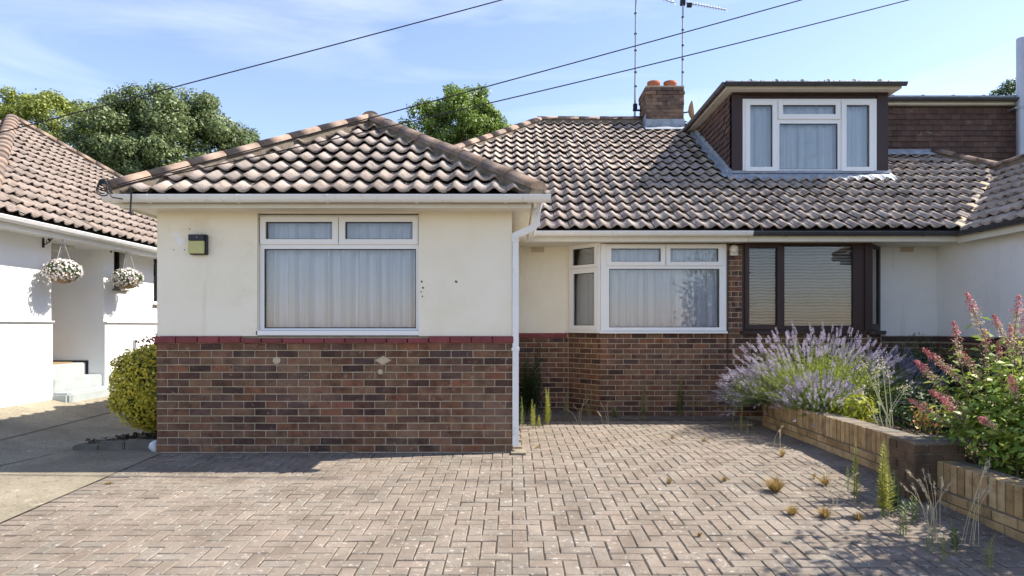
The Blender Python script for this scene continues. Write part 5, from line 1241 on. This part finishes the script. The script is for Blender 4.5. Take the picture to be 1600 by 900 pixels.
for k, (hx_, hy_, sc, y) in enumerate(heads):
    e = P(hx_, hy_, y); b = Vector((3.75 + r.uniform(-.1, .55), 4.85 + r.uniform(-.3, .3), .15)); m_ = b.lerp(e, .5) + Vector((r.uniform(-.06, .06), 0, .07)); paths.append([b, b.lerp(m_, .5), m_, m_.lerp(e, .5), e])
    dv = (e - m_).normalized()
    for j in range(int(190 * sc)):
        u = r.random(); wd = .066 * sc * (1 - u * .75); o = Vector((r.gauss(0, 1), r.gauss(0, 1), r.gauss(0, 1))).normalized(); fp.append(e + dv * (u * .16 * sc - .06) + o * wd * r.random() ** .5); fn.append(o + dv); fs.append(r.uniform(.010, .020))
    for j in range(int(260 * sc)):
        u = r.random(); wd = .07 * sc * (1 - .4 * u); o = Vector((r.gauss(0, 1), r.gauss(0, 1), r.gauss(0, 1))).normalized(); tp.append(e - dv * (.04 + (1 - u) * .26 * sc) + o * wd * r.random() ** .6); tn.append(o); tsz.append(r.uniform(.010, .022))
    for j in range(40):
        u = r.uniform(.22, .86); q = b.lerp(m_, u * 2) if u < .5 else m_.lerp(e, u * 2 - 1); o = Vector((r.gauss(0, 1), r.gauss(0, 1), r.gauss(0, .6))).normalized(); lp_.append(q + o * r.uniform(.04, .11)); ln_.append(o * .5 + Vector((r.gauss(0, .4), r.gauss(0, .4), 1))); lsz.append(r.uniform(.05, .10))
stem_tubes(paths, .007, .003, 5).build('stems', mat('reddish_stem', [(.15, .10, .05), (.22, .15, .08)], rough=.8), t)
p, d = shrub_points((3.98, 4.75, .52), (.62, .62, .46), 4200, 44, 2, .35, .22); k = (p[:, 2] > .16); p, d = p[k], d[k]
V1 = leaves(p, d * .5 + rng(3).normal(size=d.shape) * .5 + [0, 0, .8], rng(4).uniform(.045, .095, len(p)), .46, 5); V2 = leaves(np.array(lp_), np.array(ln_), np.array(lsz), .46, 6)
V, Fc = join([V1, V2]); leaf_obj('leaves', V, Fc, leafmat('valerian_leaf', [(.10, .19, .03), (.20, .30, .05), (.38, .44, .08), (.28, .37, .09)], rough=.45), t)
V, Fc = leaves(np.array(fp), np.array(fn), np.array(fs), .7, 7); leaf_obj('pink_flowers', V, Fc, leafmat('pink_petal', [(.48, .12, .14), (.62, .24, .24), (.40, .08, .10), (.66, .40, .35)], transl=.3), t)
V, Fc = leaves(np.array(tp), np.array(tn), np.array(tsz), .5, 8); leaf_obj('seed_fluff', V, Fc, leafmat('seed_fluff', [(.52, .42, .28), (.66, .56, .42), (.40, .28, .18)], transl=.3), t)
leafy('garden_bush', 'tall bush at the right edge whose shadow dapples the near paving', 'bush', (4.5, 3.95, 1.8), (.75, .72, 1.45), 3000, .10, .5, [(.05, .10, .02), (.10, .17, .035), (.16, .22, .05)], 45, stems=70, lump=.3)

# ================================================================== TREES
def tree(c, rad, label, cols, seed, clumps, per, leaf, crown_r, trunk_r, gap=.0, aspect=.55, squash=1.0, bright=.3, name='tree', q0=.55):
    c = np.array(c, float); rad = np.array(rad, float); t = thing(name, (c[0], c[1], -.7), label, 'tree', 'trees behind the houses'); r = rng(seed)
    d = r.normal(size=(clumps, 3)); d /= np.linalg.norm(d, axis=1, keepdims=True); q = q0 + (1 - q0) * r.random((clumps, 1)) ** .5
    cc = c + d * q * rad * (1 + .05 * r.normal(size=(clumps, 1)))
    parts = []
    for k in range(clumps):
        e, pp = ball(per, seed * 1000 + k, .45); rs = crown_r * r.uniform(.65, 1.2)
        pp = pp * rs * np.array([1, 1, .8 * squash]) * (1 + .2 * np.sin(e[:, :1] * 9 + k)); parts.append(leaves(cc[k] + pp, e + r.normal(size=e.shape) * .55 + [0, 0, .25], r.uniform(leaf * .6, leaf * 1.25, per), aspect, k, cup=.25))
    V, Fc = join(parts); leaf_obj('crown', V, Fc, leafmat('tree_leaf_%d' % seed, cols, transl=bright, rough=.5), t)
    b = Vector((c[0], c[1], -.7)); top = Vector(c); paths = []
    mb = MB(); mb.tube([b, b.lerp(top, .35) + Vector((.1, 0, 0)), b.lerp(top, .7) - Vector((.1, 0, 0)), top + Vector((0, 0, rad[2] * .5))], [trunk_r, trunk_r * .8, trunk_r * .5, trunk_r * .15], 9)
    mb.build('trunk', M['bark'], t); mb = MB()
    for k in range(0, clumps, max(1, clumps // 26)):
        e = Vector(cc[k]); s = b.lerp(top, random.Random(k).uniform(.55, 1.0)); mb.tube([s, s.lerp(e, .5) + Vector((0, 0, -.1)), e], [trunk_r * .3, trunk_r * .16, trunk_r * .05], 5, caps=False)
    mb.build('limbs', M['bark'], t)
def T3(px, py, y): return tuple(P(px, py, y))
s38 = F / 38
tree(T3(262, 262, 38), (5.0, 4.4, 4.35), 'dense dark evergreen tree with rounded crown behind the left houses', [(.085, .125, .045), (.15, .20, .075), (.27, .32, .15), (.11, .16, .06)], 1, 360, 400, .20, .85, .35, q0=.52)
tree(T3(80, 222, 46), (4.6, 4.0, 3.2), 'lighter yellow-green tree at far left behind the dark one', [(.17, .22, .045), (.26, .31, .065), (.35, .38, .10)], 2, 170, 300, .22, .8, .3, q0=.6)
tree(T3(-70, 225, 44), (2.6, 2.6, 2.6), 'tree at the left edge partly out of view', [(.09, .14, .035), (.16, .21, .06)], 6, 40, 350, .24, .9, .2)
tree(T3(386, 224, 42), (.6, .6, .9), 'tiny treetop peeping up right of the dark evergreen', [(.06, .10, .045), (.11, .15, .07)], 3, 12, 140, .16, .42, .1)
tree(T3(716, 210, 26), (2.2, 1.8, 1.8), 'leafy green tree rising between the two roof ridges', [(.08, .15, .03), (.17, .26, .05), (.30, .38, .08), (.10, .17, .04)], 4, 190, 260, .12, .40, .16, aspect=.6, q0=.4)
tree(T3(1572, 165, 30), (1.0, 1.0, .95), 'small treetop beside the grey flue at far right', [(.05, .09, .035), (.09, .14, .05), (.15, .20, .07)], 5, 34, 170, .12, .36, .1)

# leaf litter and grit along the planter, the bay and the wing
r_ = rng(77); n = 900
X = np.concatenate([3.28 - np.abs(r_.normal(0, .28, 520)), r_.uniform(.1, 3.2, 180), r_.uniform(-3.6, -1.2, 200)])
Y = np.concatenate([r_.uniform(3.4, 8.5, 520), 8.72 - np.abs(r_.normal(0, .10, 180)), 6.46 - np.abs(r_.normal(0, .10, 200))])
Zl = np.array([g(x, y) for x, y in zip(X, Y)]) + .004 + .006 * r_.random(n)
V, Fc = leaves(np.stack([X, Y, Zl], 1), r_.normal(size=(n, 3)) * .35 + [0, 0, 1], r_.uniform(.008, .03, n), .55, 5)
tag(leaf_obj('leaf_litter', V, Fc, leafmat('litter', [(.08, .055, .03), (.30, .24, .15), (.16, .11, .06), (.42, .38, .30)], transl=.1)), kind='stuff')
